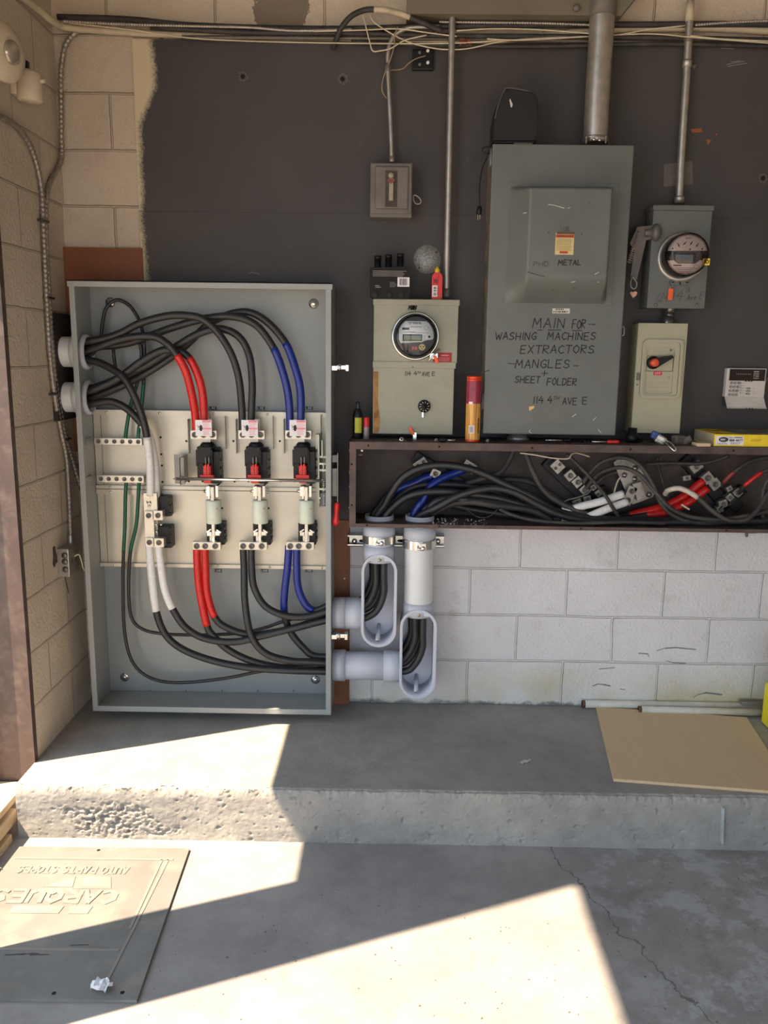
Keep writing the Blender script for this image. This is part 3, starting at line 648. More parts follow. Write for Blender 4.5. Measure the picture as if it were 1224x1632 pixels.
# three switch poles --------------------------------------------------------
LUGTOP = []; LUGBOT = []; FUSES = []
pole_x = [(324.5, 324.5, 333, 330.5, 340, 343, 329.5), (401, 398, 410, 406, 414.5, 417, 403.5), (475.5, 474.5, 485.5, 482.5, 488.5, 489, 478.5)]
for i, (xl, xlab, xh, xr, xf, xb, xlow) in enumerate(pole_x):
    YL = 3.165
    r = RC(xl-21, 686, xl+20.5, 700, YL)
    hz = RC(xh-17, 711, xh+17, 770, 3.175)
    # black arc chamber body with its opening for the blades
    X0, X1, Z0, Z1 = hz; mw = (X1-X0)
    m = MB().box(X0, X0+mw*.30, 3.155, PLY, Z0+.02, Z1-.012, .002).box(X1-mw*.38, X1, 3.165, PLY, Z0, Z1-.02, .002).box(X0+mw*.02, X1-mw*.30, 3.148, PLY, Z1-.065, Z1, .004).box(X0+mw*.2, X1-.006, 3.2, PLY, Z0-.004, Z1-.01, .002)
    for s, e in ((X0-.003, X0+.004), (X1-mw*.34, X1-mw*.26)): m.box(s, e, 3.15, 3.16, Z1-.075, Z1-.012, .001)
    for k in range(4): m.box(X1-.003, X1+.004, 3.19, 3.22, Z0+.02+.033*k, Z0+.028+.033*k)
    m.lathe([(.028, 0), (.028, .01), (.02, .018), (0, .018)], ((X0+X1)/2-.006, 3.19, Z1-.004), (0, 0, 1), 14)
    pole = obj('switch_pole', m, BLACK, cab)
    obj('line_bus', MB().box((r[0]+r[1])/2-.018, (r[0]+r[1])/2+.022, YL+.02, YL+.028, Z1-.03, r[2]+.012).box((r[0]+r[1])/2-.022, (r[0]+r[1])/2+.03, YL+.012, YL+.022, r[2], P(xl, 668, YL).z), M('tinned_bus', (176, 172, 164), .35, .6), pole)
    obj('line_lug', MB().box(r[0], r[1], YL, YL+.034, r[2], r[3], .0015), ALU, pole)
    for q in (-14, 0, 14):
        c = P(xl+q, 693, YL); obj('lug_screw', MB().lathe([(.0115, .0005), (.0115, .004), (.0065, .004), (.0065, .001), (0, .001)], c, NF, 16), DKGREY, pole)
    LUGTOP.append(r)
    # clear plastic shield carrying the warning label
    a = RC(xlab-13, 669.5, xlab+13, 695, YL-.02)
    obj('warning_label', MB().box(a[0], a[1], YL-.021, YL-.019, a[2], a[3]), LABELW, pole)
    YY = YL-.0213; w_ = a[1]-a[0]; h_ = a[3]-a[2]
    obj('label_red_bars', MB().box(a[0]+w_*.43, a[1]-w_*.04, YY, YY+.0005, a[3]-h_*.14, a[3]-h_*.02).box(a[0]+w_*.45, a[1]-w_*.04, YY, YY+.0005, a[3]-h_*.58, a[3]-h_*.48), LABELP, pole)
    m = MB(); lines(m, a[0]+w_*.47, a[1]-w_*.06, a[3]-h_*.46, a[3]-h_*.16, YY, 4, .0012); lines(m, a[0]+w_*.47, a[1]-w_*.06, a[2]+h_*.06, a[3]-h_*.6, YY, 5, .0012)
    obj('label_text', m, LABELP, pole)
    m = MB(); c0 = Vector((a[0]+w_*.34, YY, a[2]+h_*.5))
    m.slab([c0+Vector((w_*.10*math.cos(t), 0, h_*.2*math.sin(t))) for t in [k*math.pi/6 for k in range(12)]], (0, -.0003, 0))
    m.stroke([c0+Vector((-w_*.10, 0, h_*.1)), c0+Vector((-w_*.18, 0, 0)), c0+Vector((-w_*.14, 0, h_*.12)), c0+Vector((-w_*.24, 0, h_*.16))], .0015, NF, .0003); m.stroke([c0+Vector((-w_*.08, 0, -h_*.08)), c0+Vector((-w_*.2, 0, -h_*.1))], .0012, NF, .0003)
    obj('label_picture', m, INK, pole)
    # moving blades in their red carrier
    rx = P(xr, 755, 3.13).x; z = P(xr, 760, 3.13).z
    m = MB()
    for s in (-.009, .003): m.box(rx+s, rx+s+.005, 3.135, 3.165, z, P(xr, 729, 3.13).z, .001)
    obj('blades', m, DKGREY, pole)
    m = MB().box(rx-.014, rx+.014, 3.122, 3.16, P(xr, 770, 3.13).z, P(xr, 742, 3.13).z, .003).box(rx-.025, rx+.025, 3.112, 3.118, z+.005, z+.009).box(rx-.025, rx+.025, 3.112, 3.118, z-.009, z-.005).box(rx-.025, rx+.025, 3.118, 3.135, z-.009, z+.009).box(rx-.007, rx-.001, 3.118, 3.13, z, P(xr, 740, 3.13).z).box(rx+.003, rx+.009, 3.118, 3.13, z, P(xr, 739, 3.13).z)
    obj('blade_carrier', m, REDP, pole)
    # upper fuse clip
    fx = P(xf, 785, 3.165).x
    zt, zb = P(xf, 773, 3.165).z, P(xf, 795, 3.165).z
    m = MB().box(fx-.024, fx-.004, 3.15, 3.20, zb+.012, zt-.004, .001).box(fx+.010, fx+.020, 3.155, PLY, zb+.008, zt-.002, .001).box(fx-.014, fx-.008, 3.135, 3.17, zb+.004, zt, .001).lathe([(.006, 0), (.006, .012), (0, .012)], (fx-.024, 3.165, zb+.03), (-1, 0, 0), 8)
    obj('fuse_clip', m, CHROME, pole)
    # lower base, clip and load lugs
    q = RC(xb-13.5, 833, xb+14.5, 868, 3.19)
    m = MB().box(q[0], q[1], 3.185, PLY, q[2], q[3], .003)
    for k in range(3): m.box(q[1]-.002, q[1]+.004, 3.195, 3.22, q[2]+.02+.025*k, q[2]+.03+.025*k)
    obj('fuse_base', m, BLACK, pole)
    zt2, zb2 = P(xf, 835, 3.165).z, P(xf, 862, 3.165).z
    m = MB().box(fx-.004, fx+.004, 3.145, 3.175, zb2, zt2+.012).box(fx-.024, fx-.006, 3.14, 3.19, zb2+.024, zb2+.042, .003).box(fx+.008, fx+.026, 3.14, 3.19, zb2+.026, zb2+.044, .003).obox((fx+.022, 3.15, zb2+.044), (.02, .02, .005), Matrix.Rotation(.6, 3, 'Y')).obox((fx-.016, 3.148, zb2+.046), (.02, .02, .005), Matrix.Rotation(-.6, 3, 'Y'))
    obj('fuse_clip', m, CHROME, pole)
    b = RC(xlow-22.5, 864, xlow+22, 876.5, YL)
    obj('load_lug', MB().box(b[0], b[1], YL, YL+.034, b[2], b[3], .0015).box(b[1]-.045, b[1]-.02, YL+.012, YL+.02, b[3], P(xf, 850, YL).z), ALU, pole)
    for s in (-16, -2.5, 13.5):
        c = P(xlow+s, 870.5, YL); obj('lug_screw', MB().lathe([(.0115, .0005), (.0115, .004), (.0065, .004), (.0065, .001), (0, .001)], c, NF, 16), DKGREY, pole)
    LUGBOT.append(b)
    zf1, zf0 = P(xf, 796.5, 3.165).z, P(xf, 833, 3.165).z
    FUSES.append((fx, zf0, zf1, ('left', 'middle', 'right')[i], zt-.004, zb2+.02))
# LINE and LOAD tags
for pxs, py, txt in (((339, 416, 492.5), 650.5, 'LINE'), ((347.5, 421.5, 492), 909.5, 'LOAD')):
    for px in pxs:
        YT = CB-T-.0006; r = RC(px-6, py-2.6, px+6, py+2.6, YT)
        tg = obj('name_tag', MB().box(r[0], r[1], YT, YT+.0006, r[2], r[3]), BLACK, cab)
        m = MB(); wpx(m, txt, px-4.8, py+1.6, px+4.6, 3.4, YT, .0012, 0, .0, lift=.0004); obj('lettering', m, WHITEINK, tg)
# operating rod, bracket and mechanism
a, b = P(281, 763, 3.108), P(513, 763.5, 3.108); b.z = a.z
obj('operating_rod', MB().cyl(a, b, .0062, 14).lathe([(.0062, 0), (.002, .012)], a, (-1, 0, 0), 14), CHROME, cab)
m = MB()
r = RC(287, 729, 294, 773, 3.13)
m.box(r[0], r[0]+.003, 3.125, PLY, r[2], r[3]).box(r[0], r[1], 3.125, 3.128, r[2]+.003, r[3]).box(r[0]-.04, r[0]+.001, 3.2, 3.203, r[2]-.006, r[3]+.002)
obj('rod_bracket', m, M('bracket_steel', (120, 120, 116), .35, .7), cab)
m = MB(); YM = 3.14
r = RC(512, 676, 521, 808, YM)
m.box(ci1-.012, ci1-.001, 3.10, 3.22, r[2], r[3]-.05).box(ci1-.004, ci1-.001, 3.12, 3.2, r[3]-.06, r[3])
m.box(r[0]-.008, r[0]-.005, 3.11, PLY, r[2], P(510, 692, YM).z)
m.box(r[0]-.008, ci1-.012, 3.125, 3.14, P(515, 729, YM).z, P(515, 726, YM).z).box(r[0]+.004, r[0]+.008, 3.105, 3.13, P(515, 728, YM).z, P(515, 700, YM).z)
for py in (736, 746, 776, 790): m.box(r[0]-.006, ci1-.012, 3.108, 3.118, P(515, py+3, YM).z, P(515, py, YM).z)
mech = obj('switch_mechanism', m, M('green_zinc', (150, 158, 146), .3, .75, .15, 60), cab)
m = MB().box(P(503, 700, 3.22).x, P(510.5, 700, 3.22).x, 3.215, PLY, P(507, 802, 3.22).z, P(507, 692, 3.22).z, .001)
obj('mechanism_bracket', m, GALV, cab)
m = MB()
for py0, py1 in ((738, 752), (764, 790)):
    zz0, zz1 = P(516, py1, 3.12).z, P(516, py0, 3.12).z; c = P(516, py0, 3.115).x
    n = 60; m.tube([(c+.007*math.cos(k*.9), 3.115+.007*math.sin(k*.9), zz0+(zz1-zz0)*k/n) for k in range(n+1)], .0014, 5)
obj('spring', m, CHROME, mech)
r = RC(511, 786, 519, 807, 3.105)
obj('rating_plate', MB().box(r[0], r[1], 3.104, 3.1055, r[2], r[3]), M('dark_slate_label', (70, 78, 82), .4), mech)
m = MB(); wpx(m, 'SAFETY', 518.2, 805.5, 518.3, 6, 3.1035, .001, 0) if False else lines(m, r[0]+.008, r[1]-.002, r[2]+.004, r[3]-.004, 3.1036, 9, .001, .6)
obj('rating_text', m, WHITEINK, mech)
# outside: latches, hinge rail and the red gripped handle
for py in (586, 1014):
    c = P(531, py, 3.10); x = cx1
    m = MB().box(x, x+.022, 3.09, 3.14, c.z-.010, c.z+.008, .002).box(x+.018, x+.06, 3.095, 3.10, c.z-.006, c.z+.010, .002).box(x+.052, x+.064, 3.09, 3.125, c.z-.012, c.z+.012, .002).cyl((x+.03, 3.09, c.z-.008), (x+.03, 3.09, c.z+.014), .005, 10)
    obj('latch', m, CHROME, cab)
hx = P(538, 760, 3.14)
ha = obj('disconnect_handle', MB().box(cx1, cx1+.024, 3.12, 3.19, P(535, 736, 3.14).z, P(535, 724, 3.14).z, .002).box(cx1, cx1+.02, 3.12, 3.2, P(535, 790, 3.14).z, P(535, 745, 3.14).z, .002).box(hx.x+.001, hx.x+.005, 3.10, 3.13, P(538, 806, 3.14).z, P(538, 720, 3.14).z, .001), M('handle_steel', (120, 120, 118), .4, .6), cab)
ha['label'] = 'steel lever of the disconnect handle'
gt, gb = P(537.5, 801, 3.10), P(535, 832, 3.10)
g = MB().lathe([(.006, 0), (.0105, .004), (.011, .02), (.0095, .035), (.010, .055), (.0135, .066), (.0135, .078), (.009, .088), (0, .09)], gt, gb-gt, 18)
obj('red_grip', g, REDP, ha)

# the three fuses: they lift out of their clips
for fx, z0, z1, w_, zt, zb in FUSES:
    f = thing('fuse', 'pale cylindrical fuse in the %s hand switch pole' % w_, 'fuse', (fx, 3.16, z0), 'fuses in the cabinet')
    r_ = .0300
    obj('body', MB().lathe([(0, 0), (r_*.95, 0), (r_, .002), (r_, z1-z0-.002), (r_*.95, z1-z0), (0, z1-z0)], (fx, 3.16, z0), (0, 0, 1), 28), FUSEW, f)
    obj('blade', MB().box(fx-.005, fx+.007, 3.14, 3.175, z1, zt, .001), ALU, f); obj('blade', MB().box(fx-.005, fx+.007, 3.14, 3.175, zb, z0, .001), ALU, f)
    m = MB()
    m.box(fx+.0165, fx+.0215, 3.1345, 3.136, z1-.034, z1-.026)
    obj('print', m, M('fuse_print', (190, 120, 104), .5), f)
# ================================================================== CABLES
CR = .0143
def dens(pts, sub=7): return catmull([p if isinstance(p, Vector) else P(*p) for p in pts], sub)
def cable(label, pts, r=CR, tapes=(), mat=CABLE, group=None, name='cable', sub=7, seg=14, tail=None):
    """pts: (px, py, Y) or Vector; tapes: (from point, to point, material, part name)"""
    path = dens(pts, sub)
    if not tapes: return obj(name, MB().tube(path, r, seg), mat, None, label, 'cable', group)
    t = thing(name, label, 'cable', path[0], group)
    obj('jacket', MB().tube(path, r, seg), mat, t)
    for a, b, tm, tn in tapes:
        i0, i1 = int(round(a*sub)), min(int(round(b*sub)), len(path)-1)
        obj(tn, MB().tube(path[i0:i1+1], r*1.07, seg), tm, t)
    return t
GU = 'thick cables entering the cabinet from the left'
B1, B2 = BUSH
def bs(b, dy, dz, dx=-.045): return [Vector((ci0+dx, b.y+dy, b.z+dz)), Vector((ci0+.02, b.y+dy, b.z+dz))]
o = .0185
cable('upper black cable ending in the left red tape at the left switch pole', bs(B1, -o, .006)+[(195, 540, 3.155), (241, 536, 3.142), (265, 547, 3.14), (282, 566, 3.142), (296, 592, 3.15), (305, 625, 3.162), (311, 660, 3.175), (313, 692, 3.182)], tapes=[(5, 9, RED, 'red_tape')], group=GU)
cable('upper black cable ending in the right red tape at the left switch pole', bs(B2, -o, .026)+[(188, 603, 3.166), (224, 577, 3.165), (257, 559, 3.166), (281, 559, 3.168), (299, 568, 3.17), (313, 592, 3.172), (322, 622, 3.175), (325, 658, 3.18), (326, 692, 3.182)], tapes=[(6.1, 10, RED, 'red_tape')], group=GU)
cable('all black cable arching highest to the middle switch pole', bs(B1, -o, .038)+[(185, 534, 3.164), (224, 515, 3.16), (270, 503, 3.158), (308, 504, 3.158), (328, 512, 3.158), (348, 531, 3.158), (368, 563, 3.16), (380, 600, 3.17), (385, 645, 3.178), (387, 692, 3.182)], group=GU)
cable('all black cable on the right side of the middle switch pole', bs(B2, o, .034)+[(222, 588, 3.19), (278, 554, 3.188), (316, 532, 3.186), (350, 524, 3.186), (380, 536, 3.186), (397, 566, 3.184), (402, 610, 3.182), (401, 650, 3.182), (400, 692, 3.182)], group=GU)
cable('upper black cable ending in the left blue tape at the right switch pole', bs(B1, o, .02)+[(203, 547, 3.2), (278, 521, 3.197), (331, 507, 3.194), (374, 505, 3.19), (409, 519, 3.185), (436, 555, 3.182), (451, 594, 3.18), (460, 635, 3.182), (463, 692, 3.182)], tapes=[(7, 10, BLUE, 'blue_tape')], group=GU)
cable('upper black cable ending in the right blue tape at the right switch pole', bs(B2, o, -.0)+[(222, 601, 3.218), (285, 560, 3.222), (331, 518, 3.224), (366, 501, 3.22), (398, 498, 3.212), (428, 515, 3.202), (455, 547, 3.195), (470, 585, 3.188), (479, 625, 3.184), (479, 692, 3.182)], tapes=[(8, 11, BLUE, 'blue_tape')], group=GU)
cable('upper black cable turning down into the front white tape of the neutral bar', bs(B1, -o, -.03)+[(167, 582, 3.16), (195, 600, 3.142), (211, 625, 3.136), (224, 657, 3.142), (233, 690, 3.15), (239, 740, 3.164), (240, 790, 3.172)], tapes=[(6.2, 8, WHITE, 'white_tape')], group=GU)
cable('lowest upper black cable joining the rear white tape of the neutral bar', bs(B2, -o, -.024)+[(175, 640, 3.165), (200, 650, 3.165), (221, 670, 3.17), (238, 695, 3.185), (247, 740, 3.192), (249, 792, 3.192)], tapes=[(4.3, 7, WHITE, 'white_tape')], group=GU)
cable('thin earth wire looping up and down to the upper earth bar right end', bs(B1, .03, -.008)+[(160, 538, 3.235), (164, 511, 3.24), (170, 490, 3.243), (186, 478, 3.245), (205, 486, 3.245), (218, 503, 3.243), (226, 522, 3.24), (230, 552, 3.238), (230, 584, 3.236), (229, 610, 3.232), (226, 645, 3.222), (221, 688, 3.202), (220, 703, 3.2)], .0068, [(11, 14, GREEN, 'green_tape')], name='earth_wire', group='earth wires', seg=10)
cable('thin earth wire dropping to the middle of the upper earth bar', bs(B1, .032, .024)+[(190, 548, 3.228), (216, 542, 3.232), (225, 556, 3.235), (224, 585, 3.235), (217, 617, 3.228), (207, 652, 3.214), (201, 688, 3.202), (200, 703, 3.2)], .0068, [(6, 9, GREEN, 'green_tape')], name='earth_wire', group='earth wires', seg=10)
cable('short thin black wire crossing behind the crossing cables', [(181, 556, 3.222), (181, 563, 3.228), (184, 585, 3.23), (189, 604, 3.226), (192, 612, 3.22)], .0064, name='earth_wire', seg=10)

# ---- cables that run on from the fuses through the plastic fittings into the trough
PYC = 3.175                     # depth of the plastic pipes
E1 = P(540, 977, PYC); E2 = P(540, 1060, PYC)      # where the two pipes leave the cabinet side
V1x = P(604, 860, PYC).x; V2x = P(668.5, 860, PYC).x
TZ = P(606, 826, PYC).z
GL = 'thick cables running from the fuses through the grey plastic elbows'
LY = 3.182
def through(ez, vx, dy, dz, dvx, low):
    """inside a conduit body: along the side port, round the bend, up the riser (low: height of the bend)"""
    z = ez+dz
    return [Vector((cx1-.006, PYC+dy, z)), Vector((cx1+.07, PYC+dy, z)), Vector((vx-.085+dvx, PYC+dy, z+.004)), Vector((vx-.030+dvx, PYC+dy, z+.035)), Vector((vx+dvx, PYC+dy, z+.105)), Vector((vx+dvx*1.0, PYC+dy, z+.19)), Vector((vx+dvx, PYC+dy, TZ-.075)), Vector((vx+dvx, PYC+dy, TZ+.004))]
d = .0165
CUT = 3
def TR(lst): return lst
# white
cable('lower cable with the left white tape curving down to the lower plastic pipe', [(237.5, 866, 3.17), (240, 900, 3.165), (243, 930, 3.16), (249, 974, 3.157), (263, 1010, 3.152), (290, 1034, 3.148), (336, 1052, 3.148), (390, 1063, 3.15), (450, 1068, 3.156)] + through(E2.z, V2x, -d, -.022, .020, 0) + TR([(690, 803, 3.15), (712, 795, 3.15), (751, 797, 3.15), (800, 803, 3.152), (846, 815, 3.154), (880, 826, 3.15), (905, 826, 3.14), (930, 826, 3.135), (968, 811, 3.14), (999, 800, 3.16)]), tapes=[(0, 3, WHITE, 'white_tape'), (22.6, 26, WHITE, 'white_tape')], group=GL)
cable('lower cable with the right white tape swinging to the upper plastic pipe', [(252.5, 866, 3.165), (257, 905, 3.162), (263, 940, 3.16), (275, 970, 3.158), (296, 1000, 3.155), (328, 1018, 3.152), (374, 1023, 3.15), (416, 1014, 3.152), (474, 1000, 3.155)] + through(E1.z, V1x, -d, -.022, .020, 0) + TR([(636, 800, 3.165), (662, 787, 3.16), (700, 783, 3.158), (744, 787, 3.158), (795, 794, 3.16), (850, 809, 3.16), (895, 814, 3.155), (930, 806, 3.15), (958, 799, 3.15), (993, 787, 3.16)]), tapes=[(0, 3, WHITE, 'white_tape'), (23, 26, WHITE, 'white_tape')], group=GL)
# red
cable('lower cable with the left red tape sinking to the lower plastic pipe', [(313.5, 870, LY), (314.5, 900, 3.178), (318, 940, 3.172), (330, 997, 3.168), (341, 1014, 3.168), (366, 1037, 3.168), (409, 1056, 3.172), (460, 1064, 3.182)] + through(E2.z, V2x, d, -.004, .005, 0) + TR([(684, 806, 3.19), (707, 803, 3.195), (752, 812, 3.2), (820, 822, 3.2), (900, 830, 3.2), (980, 828, 3.2), (1030, 821, 3.2), (1062, 816, 3.2), (1098, 800, 3.2), (1128, 778, 3.2)]), tapes=[(0, 3, RED, 'red_tape'), (22, 25, RED, 'red_tape')], group=GL)
cable('lower cable with the right red tape curving to the upper plastic pipe', [(326.5, 870, LY), (327.5, 900, 3.182), (330, 945, 3.18), (342, 983, 3.178), (361, 1000, 3.176), (397, 1011, 3.176), (440, 1007, 3.178), (490, 994, 3.182)] + through(E1.z, V1x, d, -.004, .005, 0) + TR([(634, 794, 3.215), (660, 776, 3.22), (700, 772, 3.22), (762, 777, 3.222), (830, 800, 3.22), (900, 826, 3.215), (975, 825, 3.212), (1020, 817, 3.21), (1060, 806, 3.21), (1092, 789, 3.21), (1121, 766, 3.21)]), tapes=[(0, 3, RED, 'red_tape'), (22.5, 26, RED, 'red_tape')], group=GL)
# black
cable('lower left all black cable from the middle fuse down to the lower pipe', [(387.5, 870, LY), (389, 905, 3.172), (390.5, 960, 3.148), (400, 1012, 3.138), (423, 1041, 3.138), (462, 1053, 3.146), (495, 1055, 3.152)] + through(E2.z, V2x, -d, .014, -.012, 0) + TR([(694, 810, 3.122), (729, 791, 3.116), (762, 781, 3.114), (790, 778, 3.114), (820, 785, 3.114), (851, 801, 3.114), (885, 818, 3.116), (930, 829, 3.12), (1000, 832, 3.12), (1100, 832, 3.125), (1235, 830, 3.13)]), group=GL)
cable('lower right all black cable from the middle fuse to the upper pipe', [(400.5, 870, LY), (401, 900, 3.18), (405, 936, 3.17), (424, 967, 3.16), (459, 982, 3.157), (495, 982, 3.157)] + through(E1.z, V1x, -d, .014, -.012, 0) + TR([(612, 806, 3.15), (622, 788, 3.14), (640, 763, 3.13), (664, 748, 3.125), (697, 741, 3.122), (734, 744, 3.12), (768, 754, 3.12), (804, 771, 3.12), (846, 791, 3.122), (885, 814, 3.128), (930, 824, 3.13), (1000, 829, 3.13), (1100, 829, 3.14), (1235, 826, 3.15)]), group=GL)
# blue
cable('lower cable with the left blue tape dropping behind to the lower pipe', [(460.5, 870, LY), (458, 905, 3.184), (454, 940, 3.19), (453, 975, 3.196), (463, 1007, 3.2), (485, 1034, 3.2), (500, 1045, 3.196)] + through(E2.z, V2x, d, .028, -.025, 0) + TR([(667, 806, 3.19), (675, 796, 3.195), (686, 775, 3.2), (705, 762, 3.21), (722, 755, 3.22), (741, 748, 3.225)]), tapes=[(0, 3, BLUE, 'blue_tape'), (13.5, 20, BLUE, 'blue_tape')], group=GL)
cable('lower cable with the right blue tape hooking right to the upper pipe', [(473, 870, LY), (473, 900, 3.184), (475, 935, 3.186), (486, 962, 3.188), (502, 973, 3.19)] + through(E1.z, V1x, d, .028, -.025, 0) + TR([(607, 805, 3.2), (618, 790, 3.21), (640, 777, 3.222), (660, 770, 3.226), (676, 762, 3.228), (690, 758, 3.23)]), tapes=[(0, 3.8, BLUE, 'blue_tape'), (14, 18, BLUE, 'blue_tape')], group=GL)
# earth
cable('thin lower earth wire sweeping along the cabinet floor', [(202, 763, 3.2), (200, 790, 3.203), (199, 840, 3.2), (197, 880, 3.205), (196, 934, 3.21), (199, 1010, 3.215), (213, 1058, 3.218), (244, 1082, 3.22), (290, 1088, 3.22), (359, 1081, 3.22), (416, 1070, 3.22), (480, 1063, 3.215), (528, 1062, 3.2)], .0068, [(0, 3, GREEN, 'green_tape')], name='earth_wire', group='earth wires', seg=10)
cable('thin lower earth wire bending across the cabinet middle', [(222, 763, 3.2), (220, 800, 3.2), (217, 838, 3.2), (208, 880, 3.205), (205, 934, 3.212), (209, 982, 3.218), (226, 1002, 3.22), (259, 1010, 3.222), (320, 1012, 3.222), (382, 1009, 3.222), (420, 1001, 3.222), (453, 990, 3.222), (500, 978, 3.215), (528, 974, 3.2)], .0068, [(0, 3, GREEN, 'green_tape')], name='earth_wire', group='earth wires', seg=10)

# ------------------------------------------------------------------ conduit bodies and plastic pipes
def stad(cx, cz0_, cz1_, r, n=14):
    top = [(cx+r*math.cos(math.pi*k/n), cz1_-r+r*math.sin(math.pi*k/n)) for k in range(n+1)]
    bot = [(cx-r*math.cos(math.pi*k/n), cz0_+r-r*math.sin(math.pi*k/n)) for k in range(n+1)]
    return top+bot
def elbow(label, px0, px1, py0, py1, ez, vx, topz, long_riser, zc, adp):
    YF = 3.112; r = RC(px0, py0, px1, py1, YF); cx = (r[0]+r[1])/2; R = (r[1]-r[0])/2
    t = thing('conduit_elbow', label, 'conduit fitting', (cx, PYC, r[2]), 'grey plastic conduit elbows')
    m = MB().ringprism(stad(cx, r[2], r[3], R), stad(cx, r[2]+.008, r[3]-.008, R-.008), YF, 3.235)
    m.prism(stad(cx, r[2]+.002, r[3]-.002, R-.002), 3.226, 3.236)
    m.ringprism(stad(cx, r[2]-.003, r[3]+.003, R+.003), stad(cx, r[2]+.006, r[3]-.006, R-.006), YF-.003, YF+.012)
    obj('body', m, PVC, t)
    # gasket lug and screw at the top, screw post at the bottom
    zt = r[3]-.008
    m = MB().prism([(cx+(R-.008)*math.cos(math.pi*k/12), zt-R+.008+(R-.008)*math.sin(math.pi*k/12)) for k in range(13) if math.sin(math.pi*k/12) >= .62], YF+.006, YF+.03)
    obj('screw_tab', m, PVC, t)
    m = MB().lathe([(.009, 0), (.009, .003), (.006, .004), (.006, .007), (0, .008)], (cx, YF+.006, zt-.012), NF, 12); obj('screw', m, M('brass_screw', (196, 182, 140), .35, .7), t)
    a = Vector((cx-.004, YF+.005, r[2]+.024)); b = Vector((cx, 3.228, r[2]+.05))
    m = MB().cyl(b, a, .0085, 14); obj('screw_post', m, PVC, t)
    m = MB().lathe([(.008, 0), (.008, .003), (.004, .004), (0, .004)], a, a-b, 12); obj('screw', m, ZINC, t)
    # side port, pipe and male adaptor at the cabinet
    x0 = cx-R+.004
    m = MB().lathe([(.052, 0), (.064, 0), (.064, min(.07, x0-cx1-.03)), (.057, min(.07, x0-cx1-.03))], (x0, PYC, ez), (-1, 0, 0), 36); obj('side_hub', m, PVC, t)
    obj('side_pipe', MB().cyl((cx1+.001, PYC, ez), (x0-.02, PYC, ez), .0572, 36), PVC, t)
    obj('adaptor', MB().lathe([(.057, .05), (.063, .05), (.0635, .0), (.05, 0)], (cx1+.001, PYC, ez), (1, 0, 0), 36), PVC, t)
    # riser
    z_h = r[3]-.035
    m = MB().lathe([(.05, 0), (.0615, 0), (.0615, zc-z_h), (.057, zc-z_h)], (vx, PYC, z_h), (0, 0, 1), 36); obj('top_hub', m, PVC, t)
    obj('riser_pipe', MB().lathe([(.0572, zc-.02), (.0572, topz-.01)], (vx, PYC, 0), (0, 0, 1), 36), PVCW if long_riser else PVC, t)
    obj('adaptor', MB().lathe([(.057, adp), (.0625, adp+.002), (.063, topz-.02), (.0565, topz-.018), (.0565, topz+.022), (.052, topz+.022), (.050, topz-.05)], (vx, PYC, 0), (0, 0, 1), 36), PVC, t)
    return t
topz = P(606, 829, PYC).z
elbow('left upper grey plastic conduit elbow with an open oval front', 577, 631, 885, 1030, E1.z, V1x, topz, False, P(605, 868, PYC).z, P(606, 856, PYC).z)
elbow('right lower grey plastic conduit elbow with an open oval front under a pale riser', 638, 694, 973, 1112, E2.z, V2x, topz, True, P(668, 958, PYC).z, P(668, 857, PYC).z)
# strut and the two pipe straps
r = RC(554, 853, 708, 872, 3.262)
st = thing('strut_channel', 'slotted steel strut channel behind the two plastic risers', 'strut', ((r[0]+r[1])/2, 3.27, r[2]))
m = MB().box(r[0], r[1], 3.285, WY, r[2], r[3]).box(r[0], r[1], 3.262, 3.285, r[2], r[2]+.003).box(r[0], r[1], 3.262, 3.285, r[3]-.003, r[3]).box(r[0], r[1], 3.262, 3.264, r[2], r[2]+.009).box(r[0], r[1], 3.262, 3.264, r[3]-.009, r[3])
obj('channel', m, ZINC, st)
m = MB()
for px in (579, 640, 683): 
    c = P(px, 862, 3.284); m.prism([(c.x+.014*math.cos(t)*1.3, c.z+.006*math.sin(t)) for t in [k*math.pi/8 for k in range(16)]], 3.2835, 3.2845)
obj('slots', m, DARKIN, st)
for px in (565, 698):
    m = MB(); screw(m, P(px, 862, 3.285), .011, h=.014); obj('anchor_bolt', m, CHROME, st)
for vx, py0, py1, lab in ((V1x, 857, 869, 'shiny steel pipe strap on the left plastic riser'), (V2x, 863, 876, 'shiny steel pipe strap on the right plastic riser')):
    z0, z1 = P(640, py1, 3.12).z, P(640, py0, 3.12).z
    t = thing('pipe_strap', lab, 'pipe strap', (vx, PYC, z0), 'pipe straps on the strut')
    pr = [(vx+.0655*math.cos(a), PYC-.0655*math.sin(a)) for a in [math.pi*k/20 for k in range(21)]]
    pr = [(vx+.0655, 3.29)] + pr + [(vx-.0655, 3.29)]; pin = [(vx+.0630, 3.29)] + [(vx+.063*math.cos(a), PYC-.063*math.sin(a)) for a in [math.pi*k/20 for k in range(21)]] + [(vx-.063, 3.29)]
    m = MB()
    for i in range(len(pr)-1):
        m.prism([pr[i], pr[i+1], pin[i+1], pin[i]], z0, z1, 'xy')
    obj('band', m, CHROME, t)
    m = MB().box(vx-.004, vx+.024, PYC-.078, PYC-.064, z0+.002, z1-.002, .002).cyl((vx+.012, PYC-.082, z0+.006), (vx-.012, PYC-.082, z0+.012), .005, 10); screw(m, (vx+.012, PYC-.078, z0+.012), .009, h=.01)
    obj('strap_bolt', m, CHROME, t)
